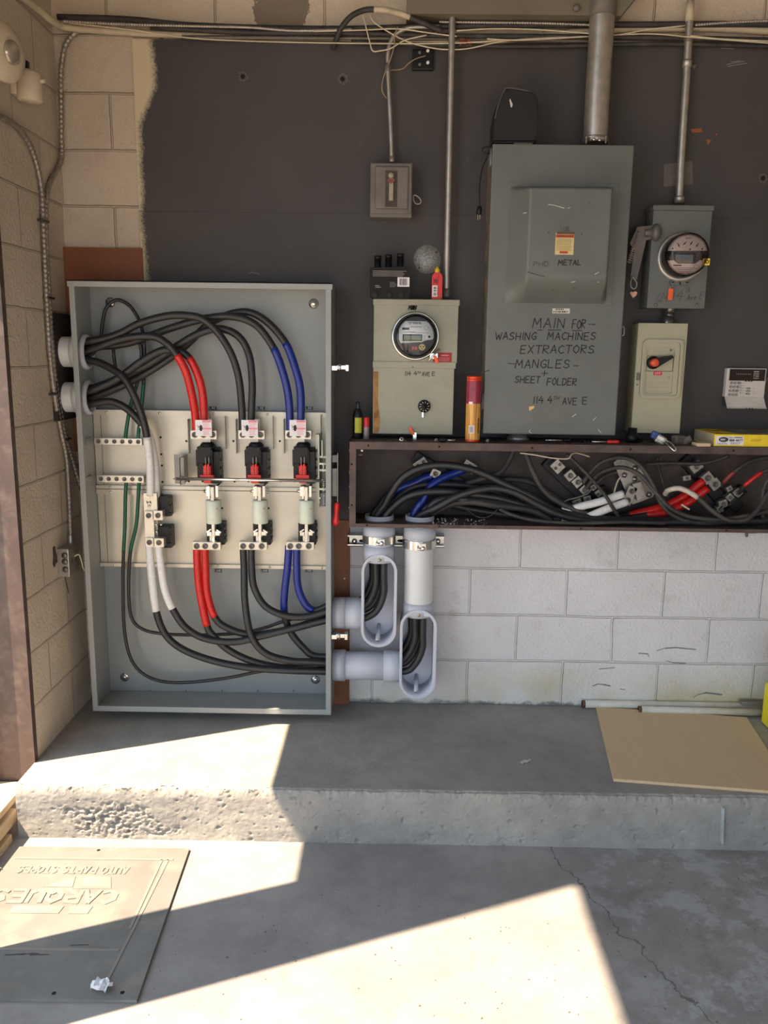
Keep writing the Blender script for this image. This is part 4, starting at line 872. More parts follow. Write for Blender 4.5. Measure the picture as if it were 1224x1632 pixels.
# ================================================================== THE WIRING TROUGH
TF = 3.05; TX0 = P(557, 770, TF).x; TX1 = 1.75
tz1 = P(800, 707, TF).z; tz0 = TZ - .006
tr_ = thing('wiring_trough', 'long open rusty brown steel wiring trough across the wall', 'trough', (.5, TF, tz0))
m = MB().box(TX0, TX1, TF, BY-.001, tz0, tz0+.003).box(TX0, TX0+.003, TF, BY-.001, tz0, tz1)
m.box(TX0, TX1, TF-.002, TF+.001, tz1-.028, tz1, .001).box(TX0, TX1, TF-.002, TF+.001, tz0-.004, tz0+.010, .001).box(TX0, TX0+.024, TF-.0025, TF+.0005, tz0-.004, tz1-.0005, .001)
m.box(TX0-.001, TX1, TF, BY-.001, tz1-.003, tz1)
obj('shell', m, RUSTBOX, tr_)
obj('back_sheet', MB().box(TX0+.003, TX1, BY-.006, BY-.001, tz0+.003, tz1-.003), TROUGHIN, tr_)
m = MB()
for px, py in ((560.5, 740), (560.5, 805)): m.lathe([(.004, 0), (0, .0005)], P(px, py, TF-.003), NF, 10)
for px in (587, 700, 848, 1005, 1169): m.lathe([(.004, 0), (0, .0005)], (P(px, 712, TF).x, TF-.003, tz1-.014), NF, 10)
for px in (585, 700, 926, 1158): m.lathe([(.004, 0), (0, .0005)], (P(px, 834, TF).x, TF-.003, tz0+.004), NF, 10)
obj('screw_holes', m, DARKIN, tr_)
m = MB()
for z in (.2, .45, .62, .88): m.lathe([(.006, 0), (.005, .004), (0, .005)], (TX0, 3.08+.02*z, tz0+(tz1-tz0)*z), (-1, 0, 0), 8)
obj('rivets', m, DKGREY, tr_)
obj('loose_screws', MB().cyl((TX0+.024, 3.10, tz1-.055), (TX0+.046, 3.10, tz1-.055), .002, 8).lathe([(.005, 0), (0, .003)], P(577, 718, 3.06), NF, 10), ZINC, tr_)
# grit lying on the trough bottom
m = MB()
for k in range(90):
    x, y = random.uniform(P(690, 820, TF).x, P(780, 820, TF).x), random.uniform(TF+.01, 3.2); s = random.uniform(.001, .0035)
    m.obox((x, y, tz0+.003+s/2), (s*1.5, s, s), Matrix.Rotation(random.random()*3, 3, 'Z'))
obj('grit', m, LITEGREY, None, 'pale grit scattered on the trough bottom', 'grit', kind='stuff')

def lugblock(mb, scr, px, py, Y, ang, wdt, hgt, n=1, dep=.03):
    """lug block rotated in the wall plane by ang degrees, n screws along its length"""
    c = P(px, py, Y); R_ = Matrix.Rotation(math.radians(-ang), 3, 'Y')
    mb.obox(c+Vector((0, dep/2, 0)), (wdt, dep, hgt), R_, .0015)
    for k in range(n):
        q = c + R_ @ Vector((wdt*((k+.5)/n-.5), 0, 0)); r = min(wdt/n, hgt)*.3
        scr.lathe([(r, .0005), (r, .004), (r*.6, .004), (r*.6, .001), (0, .001)], q, NF, 14)
def dist(label, specs, base, group=None, name='power_block'):
    """one power block: insulating base bar (px0,py0,px1,py1,width) and lugs"""
    a, b = P(base[0], base[1], 3.262), P(base[2], base[3], 3.262); dv = b-a; L = dv.length; ang = math.atan2(dv.z, dv.x)
    t = thing(name, label, 'terminal block', (a+b)/2 + Vector((0, 0, -.02)), group)
    obj('base', MB().obox((a+b)/2+Vector((0, .008, 0)), (L, .03, base[4]), Matrix.Rotation(-ang, 3, 'Y'), .003), BLACK, t)
    for px, py, an, w_, h_, n in specs:
        mb, sc = MB(), MB(); lugblock(mb, sc, px, py, 3.215, an, w_, h_, n); l = obj('lug', mb, OLDALU, t); obj('lug_screw', sc, DKGREY, l)
    return t
dist('terminal block with two angled silver lugs behind the blue cables', [(670.5, 739.5, 35, .054, .034, 2), (694, 755, -25, .036, .034, 1), (748, 744, -30, .05, .04, 1)], (660, 728, 750, 782, .05), 'terminal blocks in the trough')
dist('terminal block with three silver lugs behind the drooping cables', [(889, 743.5, 45, .042, .046, 2), (909, 758, -48, .036, .038, 1), (921, 768.5, -48, .036, .038, 1), (931, 781, -45, .03, .03, 1)], (870, 734, 940, 800, .05), 'terminal blocks in the trough')
dist('small terminal block with bright lugs under the old neutral plate', [(946, 777, 40, .022, .022, 1), (956, 785, 40, .034, .026, 2), (936, 795, 15, .03, .022, 1), (920, 800, 25, .036, .02, 1)], (912, 806, 966, 778, .03), 'terminal blocks in the trough')
dist('terminal block with silver lugs holding the red taped cables', [(1110, 744, 40, .046, .036, 1), (1128, 762, -48, .040, .042, 1), (1140, 772, -48, .040, .042, 1), (1095, 762, 10, .03, .02, 1)], (1090, 730, 1150, 796, .05), 'terminal blocks in the trough')
dist('small terminal block with four brassy lugs left of the red taped wire', [(1176, 786, 45, .03, .032, 1), (1164, 793, 45, .026, .028, 1), (1153, 803, 20, .034, .03, 1), (1148, 812, 20, .026, .026, 1), (1163, 779, 30, .022, .02, 1)], (1140, 816, 1186, 778, .04), 'terminal blocks in the trough')
m = MB().obox(P(1172, 804, 3.22), (.05, .02, .05), Matrix.Rotation(.7, 3, 'Y'), .006); 
obj('spare_holder', m, BLACK, None, 'little black plastic holder under the brassy terminal block', 'holder')
# old neutral plate: quarter disc of steel with a lug block
np_ = thing('neutral_plate', 'grey quarter round steel neutral plate with bolts in the trough', 'plate', P(1000, 800, 3.22))
pts = [(978, 737), (990, 729), (1003, 728), (1016, 737), (1030, 755), (1043, 783), (1041, 792), (1008, 804), (994, 776), (987, 760)]
m = MB().slab([P(a, b, 3.225) for a, b in pts], (0, .006, 0)); obj('plate', m, OLDALU, np_)
m = MB()
for px, py in ((995, 757), (1011, 763), (1012, 746), (1034, 788), (1019, 785)):
    c = P(px, py, 3.225); m.lathe([(.012, 0), (.012, .003), (.007, .005), (.007, .009), (0, .010)], c, NF, 6 if px % 2 else 16)
obj('plate_bolt', m, ZINC, np_)
m, s = MB(), MB(); lugblock(m, s, 1004, 790, 3.195, 70, .075, .036, 2); m.obox(P(1018, 782, 3.205), (.036, .02, .07), Matrix.Rotation(-.35, 3, 'Y'), .002)
l = obj('lug', m, OLDALU, np_); obj('lug_screw', s, DKGREY, l)

# old cables already in the trough ------------------------------------------
def old(label, pts, r, tapes=(), mat=OLDCAB, name='old_cable'): return cable(label, pts, r, tapes, mat, 'old cables in the trough', name, 6, 10)
old('old cable arching over the old neutral plate and sinking right', [(930, 770, 3.20), (936, 760, 3.19), (958, 737, 3.165), (991, 729, 3.15), (1018, 740, 3.14), (1038, 768, 3.13), (1056, 806, 3.125), (1080, 825, 3.12), (1113, 834, 3.12), (1157, 833, 3.125), (1235, 824, 3.14)], .0088)
old('old cable looping just under the top arch of the neutral plate', [(935, 778, 3.21), (942, 768, 3.19), (960, 752, 3.16), (991, 745, 3.142), (1020, 757, 3.135), (1044, 784, 3.125), (1068, 809, 3.11), (1098, 823, 3.105), (1142, 828, 3.105), (1190, 822, 3.11), (1235, 812, 3.12)], .0085)
old('old cable with a dirty white taped hump between the red cables', [(1060, 788, 3.17), (1066, 781, 3.15), (1086, 779, 3.13), (1112, 793, 3.115), (1134, 813, 3.10), (1160, 829, 3.095), (1187, 829, 3.095), (1206, 814, 3.10), (1218, 795, 3.11), (1230, 776, 3.12)], .0095, [(0, 3, M('dirty_white_tape', (196, 188, 172), .6, 0, .08, 60), 'white_tape')])
old('thin old cable falling from the trough top past the black lugs', [(902, 724, 3.16), (912, 732, 3.15), (937, 757, 3.13), (962, 786, 3.12), (976, 808, 3.115), (986, 823, 3.13)], .0068)
old('old grey cable running level near the trough top right', [(1029, 740, 3.22), (1068, 738, 3.2), (1113, 739, 3.19), (1140, 734, 3.18), (1162, 726, 3.17)], .0075)
old('dusty cable falling left from the round pipe nipple', [(822, 708, 3.2), (816, 724, 3.2), (806, 743, 3.19), (792, 756, 3.19), (768, 763, 3.2), (740, 772, 3.23)], .0115)
old('dusty cable falling right from the round pipe nipple', [(834, 708, 3.19), (840, 728, 3.18), (849, 751, 3.165), (863, 777, 3.155), (882, 795, 3.15), (920, 814, 3.145), (975, 829, 3.14), (1050, 834, 3.14)], .0115)
old('old cable running low behind the drooping pair', [(700, 770, 3.24), (750, 770, 3.24), (810, 764, 3.24), (850, 770, 3.235), (890, 795, 3.23), (930, 815, 3.235), (990, 830, 3.235)], .0115)
old('old black cable near the trough floor left of the white tape', [(672, 830, 3.20), (694, 816, 3.17), (722, 803, 3.155), (752, 800, 3.142), (792, 806, 3.14), (845, 813, 3.14), (880, 830, 3.14)], .0130)
old('old cable curling along the trough floor in the centre', [(796, 811, 3.08), (815, 820, 3.078), (845, 828, 3.075), (880, 832, 3.075), (930, 834, 3.075), (1000, 832, 3.075), (1060, 834, 3.08)], .0072)
old('red taped thin wire at the right end of the trough', [(1232, 746, 3.15), (1214, 753, 3.15), (1200, 763, 3.15), (1187, 774, 3.16), (1178, 786, 3.2)], .0075, [(1, 3, RED, 'red_tape')])
old('upper thin wire with a short faded red tape at the right', [(1232, 729, 3.2), (1210, 731, 3.19), (1192, 737, 3.185), (1170, 752, 3.185), (1155, 767, 3.2), (1150, 775, 3.23)], .0085, [(3, 4.2, M('faded_red_tape', (128, 48, 44), .5), 'red_tape')])
old('old cable bending down at the very right of the trough', [(1234, 757, 3.12), (1222, 768, 3.115), (1216, 785, 3.115), (1214, 805, 3.12), (1216, 826, 3.13)], .0072)
old('thin old wire hanging straight behind the white taped hump', [(1048, 728, 3.235), (1050, 745, 3.235), (1056, 767, 3.235), (1066, 795, 3.235), (1078, 820, 3.235)], .0045)
old('second thin old wire hanging beside the straight one', [(1053, 728, 3.22), (1058, 750, 3.22), (1068, 768, 3.225), (1084, 782, 3.225), (1088, 800, 3.23)], .0042)
old('old cable crossing behind the old neutral plate', [(930, 785, 3.24), (948, 772, 3.235), (966, 758, 3.235), (986, 752, 3.24)], .0075)
run('white_wire', 'bare looking cream wire under the trough top left of the black lugs', 'wire', [(829, 722, 3.12), (852, 725, 3.1), (880, 730, 3.09), (905, 731, 3.09), (911, 724, 3.10), (920, 722, 3.12), (940, 728, 3.14)], .0026, WIREC, None, 6)
run('white_wire', 'thin white wire hooked beside the white taped cables', 'wire', [(990, 759, 3.2), (984, 768, 3.19), (979, 785, 3.17), (977, 800, 3.165), (979, 812, 3.165)], .0032, WIREC, None, 6)
run('thin_wire', 'grey curled wire to the small bright terminal block', 'wire', [(944, 778, 3.2), (936, 787, 3.19), (920, 793, 3.18), (904, 797, 3.18), (894, 805, 3.18)], .0032, M('grey_wire', (110, 108, 104), .5), None, 6)
run('white_wire', 'short white wire end below the white taped hump', 'wire', [(1086, 804, 3.13), (1092, 808, 3.125), (1099, 812, 3.12)], .0036, WIREC, None, 6)
run('thin_wire', 'thin dark wire drooping over the trough floor left', 'wire', [(732, 804, 3.17), (748, 815, 3.12), (762, 824, 3.09), (780, 823, 3.09), (795, 810, 3.1)], .0018, OLDCAB, None, 6)

# ================================================================== THINGS ON THE SHELF OF THE TROUGH
SH = tz1
def onshelf(px, Y): return Vector((P(px, 690, Y).x, Y, SH))
b = onshelf(570, 3.17); k = (P(570, 640, 3.17).z-SH)
t = thing('squeeze_bottle', 'black bottle with a yellow green label at the left end of the shelf', 'bottle', b)
obj('bottle', MB().lathe([(0, 0), (.018, 0), (.0195, .003), (.0195, k*.62), (.017, k*.72), (.0085, k*.82), (.0065, k*.84)], b, (0, 0, 1), 24), BLACK, t)
obj('cap', MB().lathe([(.0085, k*.82), (.008, k*.97), (.0055, k), (0, k)], b, (0, 0, 1), 18), M('dark_cap', (40, 40, 42), .35), t)
m = MB(); m.grid(lambda u, v: Vector((b.x+.0199*math.sin(-.55+1.5*u), b.y-.0199*math.cos(-.55+1.5*u), SH+.022+v*.058)), 10, 1); obj('label', m, M('lime_label', (176, 178, 52), .5), t)
b = onshelf(584, 3.155); k = P(584, 665, 3.155).z-SH
t = thing('glue_tube', 'small white tube with a red cap next to the black bottle', 'tube', b)
obj('tube', MB().lathe([(0, 0), (.0105, 0), (.0105, k*.55), (.009, k*.57)], b, (0, 0, 1), 18), M('tube_print', (150, 140, 144), .4, 0, .2, 150), t)
obj('cap', MB().lathe([(.0105, k*.55), (.0105, k*.97), (.009, k), (0, k)], b, (0, 0, 1), 18), REDP, t)
b = onshelf(753, 3.105); b2 = P(754, 709, 3.105); b.z = max(SH, b2.z) if False else SH
k = P(752, 599, 3.105).z-SH
t = thing('tall_canister', 'tall red and gold cylindrical canister standing on the shelf', 'canister', b)
R0 = .0275
CAN = M('gold_match_print', (206, 150, 62), .35, 0, .18, 8)
mm = MC['gold_match_print']; nt = NT(mm); mp = nt.new('ShaderNodeMapping'); nt.link(nt.pos(), mp.inputs[0]); mp.inputs['Scale'].default_value = (220, 220, 5)
nt.link(nt.ramp(nt.noise(mp.outputs[0], 1, 3), [(.35, lin((150, 92, 34))), (.6, lin((226, 172, 84)))]), nt.b.inputs['Base Color'])
obj('body', MB().lathe([(R0, .006), (R0, k*.59)], b, (0, 0, 1), 32), CAN, t)
obj('upper_wrap', MB().lathe([(R0+.0002, k*.585), (R0+.0002, k*.93)], b, (0, 0, 1), 32), M('magenta_wrap', (140, 36, 60), .3, 0, .1, 60), t)
obj('rim', MB().lathe([(R0, k*.925), (R0+.001, k*.93), (R0+.001, k*.955), (R0-.0005, k*.96), (R0+.001, k*.97), (R0+.001, k-.002), (R0-.001, k), (0, k-.002)], b, (0, 0, 1), 32), M('red_orange_metal', (206, 66, 34), .25, .4), t)
obj('rim', MB().lathe([(0, 0), (R0+.0008, 0), (R0+.0012, .004), (R0+.0006, .008), (R0, .009)], b, (0, 0, 1), 32), M('red_orange_metal', (206, 66, 34), .25, .4), t)
def wrap(c, r, a0, a1, z0, z1, lift=.0004):
    m = MB(); m.grid(lambda u, v: Vector((c.x+(r+lift)*math.sin(a0+(a1-a0)*u), c.y-(r+lift)*math.cos(a0+(a1-a0)*u), z0+(z1-z0)*v)), 8, 1); return m
obj('price_label', wrap(b, R0, -.75, -.2, SH+k*.58, SH+k*.615), LABELW, t)
obj('barcode_label', wrap(b, R0, -.62, .12, SH+k*.14, SH+k*.255), LABELW, t)
m = MB()
for i in range(9):
    a = -.52+.06*i; m.bm.faces; w2 = wrap(b, R0, a, a+random.choice((.015, .03, .035)), SH+k*.15, SH+k*.245, .0008); m.merge(w2.bm)
obj('barcode', m, INK, t)
m = MB(); [m.stroke([b+Vector((R0*.66, -R0*.80, k*.15+.014*q)), b+Vector((R0*.66, -R0*.80, k*.15+.014*q+.009))], .007, (.64, -.77, 0), .0012) for q in range(4)]
obj('side_lettering', m, M('dark_gold_ink', (110, 66, 24), .5), t)
# pipe nipple between the main cabinet and trough
b = onshelf(826, 3.2)
m = MB().lathe([(.040, 0), (.042, .001), (.042, .012), (.038, .013), (.038, .06), (.034, .06)], b, (0, 0, 1), 30)
obj('pipe_nipple', m, STEELC, None, 'short wide galvanised pipe nipple under the main switch cabinet', 'pipe')
# lock tag at the left meter base
# phone book and odds and ends
b0 = onshelf(1118, 3.06)
y0, y1 = 3.058, 3.27; x0, x1 = P(1138, 700, 3.06).x, P(1138, 700, 3.06).x+.33; th = P(1170, 692, 3.06).z-SH
t = thing('phone_book', 'thick yellow directory lying at the right end of the shelf', 'book', ((x0+x1)/2, (y0+y1)/2, SH))
obj('pages', MB().box(x0+.002, x1, y0+.002, y1, SH+.001, SH+th-.001), M('page_edges', (188, 172, 138), .8, 0, .12, 200), t)
m = MB().box(x0, x1, y0, y0+.002, SH, SH+th).box(x0, x1, y0, y1, SH+th-.001, SH+th).box(x0, x1, y0, y1, SH, SH+.001)
obj('cover', m, YEL, t)
m = MB(); pm = [M('cover_photo_a', (92, 92, 92), .4, 0, .3, 60), M('cover_photo_b', (110, 84, 76), .4, 0, .3, 60), M('cover_photo_c', (120, 128, 140), .4, 0, .3, 60)]
for i in range(5):
    for j in range(3):
        mm_ = MB().box(x0+.095+.045*i, x0+.135+.045*i, y0+.02+.06*j, y0+.075+.06*j, SH+th, SH+th+.0006)
        obj('cover_picture', mm_, pm[(i+j*2) % 3], t)
m = MB(); c = Vector((x0+.045, y0+.13, SH+th+.0008)); m.stroke([c+Vector((-.02, .03, 0)), c, c+Vector((.02, .01, 0)), c+Vector((.03, .03, 0)), c+Vector((.05, -.04, 0))], .012, (0, 0, 1)); obj('cover_emblem', m, INK, t)
h = th
obj('spine_label', MB().box(x0+.006, x0+.108, y0-.0006, y0, SH+.006, SH+h-.007), LABELW, t)
m = MB(); c = Vector((x0+.034, y0-.0008, SH+h*.56)); m.slab([c+Vector((.018*math.cos(q), 0, .0095*math.sin(q))) for q in [k_*math.pi/10 for k_ in range(20)]], (0, -.0003, 0)); obj('oval_emblem', m, M('navy_ink', (40, 44, 66), .5), t)
m = MB(); lines(m, x0+.023, x0+.045, SH+h*.48, SH+h*.64, y0-.0011, 3, .0012, .3); obj('emblem_lettering', m, WHITEINK, t)
m = MB(); write(m, '888-8477', (x0+.056, y0-.0006, SH+h*.42), (1, 0, 0), (0, 0, 1), NF, .048, .008, .0018, 0, 0); write(m, 'WWW.', (x0+.052, y0-.0006, SH+h*.68), (1, 0, 0), (0, 0, 1), NF, .018, .0042, .0008, 0, 0); lines(m, x0+.072, x0+.104, SH+h*.68, SH+h*.80, y0-.0008, 1, .0028, .05)
lines(m, x0+.012, x0+.05, SH+h*.16, SH+h*.30, y0-.0008, 2, .0009, .1); lines(m, x0+.06, x0+.104, SH+h*.16, SH+h*.36, y0-.0008, 3, .0008, .3)
obj('spine_print', m, INK, t)
m = MB(); lines(m, x0+.135, x0+.175, SH+h*.42, SH+h*.62, y0-.0008, 2, .0018, .2); obj('faint_print', m, M('ochre_ink', (184, 156, 40), .5), t)
# little tan block beside the book
m = MB().obox(onshelf(1119, 3.07)+Vector((0, 0, .006)), (.05, .05, .012), Matrix.Rotation(.1, 3, 'Z'), .002)
obj('wood_scrap', m, W_PINE, None, 'flat scrap of wood against the left end of the yellow book', 'wood')
# screwdrivers, pens and bits
def screwdriver(label, px0, px1, Y, hm, frac=.45):
    a, b = onshelf(px0, Y)+Vector((0, 0, .008)), onshelf(px1, Y)+Vector((0, 0, .008)); dv = b-a; c = b-dv*frac
    t = thing('screwdriver', label, 'screwdriver', (a+b)/2-Vector((0, 0, .008)), 'tools on the shelf')
    obj('shaft', MB().cyl(a, c, .0028, 8), CHROME, t)
    L = dv.length*frac; obj('handle', MB().lathe([(.003, 0), (.006, .004), (.0075, L*.3), (.006, L*.5), (.008, L*.7), (.007, L-.003), (0, L)], c, dv, 12), hm, t)
screwdriver('screwdriver with a red handle lying on the shelf', 944, 988, 3.085, REDP)
screwdriver('screwdriver with a dark handle beneath the main cabinet corner', 726, 700, 3.07, BLACK, .5)
screwdriver('thin tool with a pale metal shaft under the main cabinet', 870, 912, 3.12, BLACK, .3)
m = MB(); rng = random.Random(4)
for k_ in range(26):
    px = rng.choice([rng.uniform(592, 740), rng.uniform(775, 815), rng.uniform(870, 940)]); c = onshelf(px, rng.uniform(3.07, 3.16)); s = rng.uniform(.003, .008)
    m.obox(c+Vector((0, 0, s/2)), (s*rng.uniform(1, 3), s, s), Matrix.Rotation(rng.random()*3, 3, 'Z'), .0008)
obj('metal_bits', m, BLACK, None, 'scattering of black screws and bits on the shelf', 'bits', kind='stuff')
for px, lab, n_ in ((640, 'small steel nut lying on the shelf beneath the left meter cabinet', 'nut'), (695, 'bright screw head lying left of the tall canister', 'screw'), (777, 'bright screw lying right of the tall canister', 'screw')):
    c = onshelf(px, 3.08); obj(n_, MB().lathe([(.004, 0), (.009 if n_ == 'nut' else .005, 0), (.009 if n_ == 'nut' else .005, .006), (.004, .006)], c+Vector((0, 0, .007)), (0, -1, .3), 10), CHROME, None, lab, n_)
# cable gland, padlock and blue tag below the right switch
pk = onshelf(1056, 3.085)
t = thing('padlock', 'steel padlock with a blue tag hanging over the shelf edge', 'padlock', pk)
obj('body', MB().obox(pk+Vector((-.004, .01, .018)), (.04, .026, .032), Matrix.Rotation(.5, 3, 'Y'), .006), M('padlock_steel', (168, 168, 164), .3, .7), t)
sh = catmull([pk+Vector(q) for q in ((.0, -.002, .012), (.012, -.03, .004), (.026, -.05, -.012), (.034, -.052, -.016), (.036, -.048, -.006), (.026, -.03, .008), (.014, -.002, .016))], 5)
obj('shackle', MB().tube(sh, .0036, 8), CHROME, t)
obj('blue_tag', MB().obox(pk+Vector((-.02, .02, .034)), (.03, .02, .028), Matrix.Rotation(.3, 3, 'Y'), .005), M('blue_plastic', (44, 72, 140), .4), t)
obj('key', MB().obox(pk+Vector((-.006, -.004, .024)), (.022, .003, .012), Matrix.Rotation(.4, 3, 'Y'), .001), LABELW, t)
m = MB(); c = onshelf(1082, 3.12)
m.obox(c+Vector((0, 0, .016)), (.05, .03, .032), Matrix.Rotation(.5, 3, 'Z'), .006).obox(c+Vector((.03, 0, .014)), (.04, .012, .024), Matrix.Rotation(-.5, 3, 'Y'), .004)
obj('clamp', m, DKGREY, None, 'dark cable clamp lying right of the steel padlock', 'clamp')
c = onshelf(1033, 3.11); m = MB().tube([c+Vector((.022*math.cos(q), .02*math.sin(q), .01)) for q in [k_*.5 for k_ in range(11)]], .0035, 8)
obj('wire_ring', m, BLACK, None, 'bent black ring left of the steel padlock', 'ring')
obj('dark_fitting', MB().lathe([(0, 0), (.024, 0), (.024, .03), (.017, .034), (.017, .055), (0, .055)], onshelf(1008, 3.16), (0, 0, 1), 16), BLACK, None, 'black fitting in the gap between the two right cabinets', 'fitting')
# ================================================================== WALL BOXES ABOVE THE TROUGH
def box_thing(name, label, cat, px, Y, mat, bev=.003, back=BY):
    """px = (x0,x1 at mid height, y0, y1)"""
    x0, x1, z0, z1 = RC(px[0], px[2], px[1], px[3], Y)
    t = thing(name, label, cat, ((x0+x1)/2, (Y+back)/2, z0)); return t, x0, x1, z0, z1
# small safety switch ---------------------------------------------------
t, x0, x1, z0, z1 = box_thing('safety_switch', 'small square dark grey switch box under the thin conduit', 'switch box', (590, 657, 259, 346), 3.2, DKGREY)
obj('box', MB().box(x0, x1, 3.206, BY, z0, z1, .002), DKGREY, t)
h = z1-z0; w_ = x1-x0
m = MB().box(x0+.002, x1-.002, 3.198, 3.207, z0+.012, z1-.002, .004).box(x0+.018, x1-.014, 3.192, 3.2, z0+.028, z1-.014, .006, 3)
dr = obj('cover', m, DKGREY, t)
r = RC(614, 272, 633, 330, 3.19)
obj('slot_plate', MB().box(r[0], r[1], 3.190, 3.194, r[2], r[3], .001), M('worn_black_plate', (62, 54, 50), .6, 0, .2, 80), dr)
r2 = RC(620, 284, 627, 320, 3.186)
obj('toggle', MB().box(r2[0], r2[1], 3.180, 3.192, r2[2], r2[3], .002).lathe([(.011, 0), (.011, .006), (.008, .009), (0, .009)], P(623.5, 280, 3.19), NF, 12), M('worn_toggle', (150, 144, 122), .5, .2, .1, 80), dr)
obj('red_mark', MB().slab([P(618, 289, 3.1795), P(623, 293, 3.1795), P(629, 289, 3.1795), P(629, 285, 3.1795), P(618, 285, 3.1795)], (0, -.0006, 0)), M('old_red', (120, 64, 54), .6), dr)
obj('catch', MB().box(x1-.03, x1-.012, 3.19, 3.2, z0+.012, z0+.018), DKGREY, dr)
lp_ = [(659, 312), (662, 311), (668, 315), (671, 321), (668, 325), (662, 324), (659, 318), (659, 312)]
obj('locking_ring', MB().tube(catmull([P(a, b, 3.22) for a, b in lp_], 4), .0022, 6), STEELC, t)

# left meter cabinet ------------------------------------------------------
YF = 3.165
t, x0, x1, z0, z1 = box_thing('meter_cabinet', 'olive grey meter cabinet with a round digital meter and dial lock', 'meter cabinet', (595, 725.5, 477, 692), YF, OLIVE)
zm = P(660, 580, YF).z
obj('box', MB().box(x0+.004, x1-.006, YF+.004, BY, z0+.002, z1-.002, .002), OLIVE, t)
up_ = obj('upper_cover', MB().box(x0, x1+.006, YF-.002, YF+.03, zm+.004, z1-.018, .002).box(x0-.003, x1+.010, YF-.006, YF+.06, z1-.022, z1, .003), OLIVE, t)
lo_ = obj('lower_cover', MB().box(x0, x1-.003, YF, YF+.03, z0, zm, .002).box(x0-.002, x1+.002, YF-.006, YF+.02, zm-.016, zm+.008, .002), OLIVE, t)
obj('rust_streak', MB().slab([P(595.5, 592, YF-.001), P(603, 592, YF-.001), P(602, 640, YF-.001), P(606, 670, YF-.001), P(603, 690, YF-.001), P(595.5, 691, YF-.001)], (0, -.0004, 0)), M('rust', (150, 108, 58), .7, 0, .25, 20, dirt=(96, 56, 28), dirtamt=.8, dscale=30), lo_)
m = MB(); wpx(m, '114', 645, 599, 654.5, 7, YF, .0022); wpx(m, '4', 659.5, 598, 664.5, 6.5, YF, .0022); wpx(m, 'TH', 665, 595, 670.5, 3, YF, .0014); wpx(m, 'AVE', 672.5, 599, 685, 6, YF, .0022); wpx(m, 'E', 688.5, 598.5, 693.5, 6, YF, .0022)
obj('handwriting', m, INK, lo_)
m = MB()
for k in range(3): wpx(m, ('MAN', 'NIN', 'HDU')[k], 650.5+k*.3, 493.5, 663, 7, YF-.002, .0028, .2)
obj('scribble', m, INK, up_)
c = P(676, 647.5, YF)
dl = obj('dial_lock', MB().lathe([(.024, 0), (.024, .008), (.021, .014), (0, .014)], c, NF, 28).lathe([(.008, .014), (.007, .022), (0, .022)], c, NF, 12), BLACK, lo_['label'] and None if False else t)
m = MB()
for q in range(10):
    a = q*math.pi/5; m.stroke([c+Vector((.014*math.cos(a), -.0145, .014*math.sin(a))), c+Vector((.019*math.cos(a+.15), -.0145, .019*math.sin(a+.15)))], .0016, NF, .0004)
obj('dial_marks', m, LITEGREY, dl)
obj('latch_tongue', MB().box(c.x-.008, c.x-.001, YF-.01, YF-.002, c.z-.042, c.z-.018, .001), CHROME, dl)
obj('cover_screw', MB().lathe([(.003, 0), (0, .002)], P(658, 585, YF-.006), NF, 8), DKGREY, lo_)
wl = RC(690, 562, 720, 577.5, YF-.002)
tg = obj('warning_label', MB().box(wl[0], wl[1], YF-.003, YF-.002, wl[2], wl[3]), M('dark_red_label', (156, 26, 34), .5, 0, .05), up_) if False else obj('warning_label', MB().box(wl[0], wl[1], YF-.003, YF-.002, wl[2], wl[3]), M('dark_red_label', (156, 26, 34), .5, 0, .05), t)
m = MB(); lines(m, wl[0]+.03, wl[1]-.012, wl[3]-.014, wl[3]-.006, YF-.0032, 1, .003, .1); lines(m, wl[0]+.02, wl[1]-.004, wl[2]+.004, wl[2]+.02, YF-.0032, 3, .001, .2); obj('label_text', m, M('pink_ink', (226, 160, 160), .5), tg)
# seals
def seal(label, px, py, Y, ang=0., s=1.):
    c = P(px, py, Y); R_ = Matrix.Rotation(ang, 3, 'Y')
    s_ = thing('meter_seal', label, 'seal', c, 'orange meter seals')
    obj('tag', MB().obox(c, (.012*s, .005, .028*s), R_, .002), ORANGE, s_)
    a = c + R_ @ Vector((0, 0, .013*s)); obj('wire_loop', MB().tube(catmull([a, a+Vector((-.006, .006, .012)), a+Vector((.004, .012, .02)), a+Vector((.010, .008, .008))], 4), .0012, 5), ZINC, s_)
seal('orange seal hanging from the left meter ring clamp', 695, 573, YF-.03, -.4)
sl = P(660, 695, 3.15)
s_ = thing('meter_seal', 'orange seal on the hasp beneath the left meter cabinet', 'seal', P(660, 697, 3.15), 'orange meter seals')
obj('tag', MB().obox(P(656, 687, 3.15), (.013, .006, .032), Matrix.Rotation(-.5, 3, 'Y'), .002), ORANGE, s_)
obj('hasp', MB().box(P(658, 690, 3.15).x, P(664, 690, 3.15).x, 3.148, 3.156, P(660, 702, 3.15).z, P(660, 689, 3.15).z, .001), CHROME, s_)

def strokes_circle(mb, c, r, pen, n=20, y=0):
    mb.stroke([c+Vector((r*math.cos(2*math.pi*k/n), y, r*math.sin(2*math.pi*k/n))) for k in range(n+1)], pen, NF, .0003)
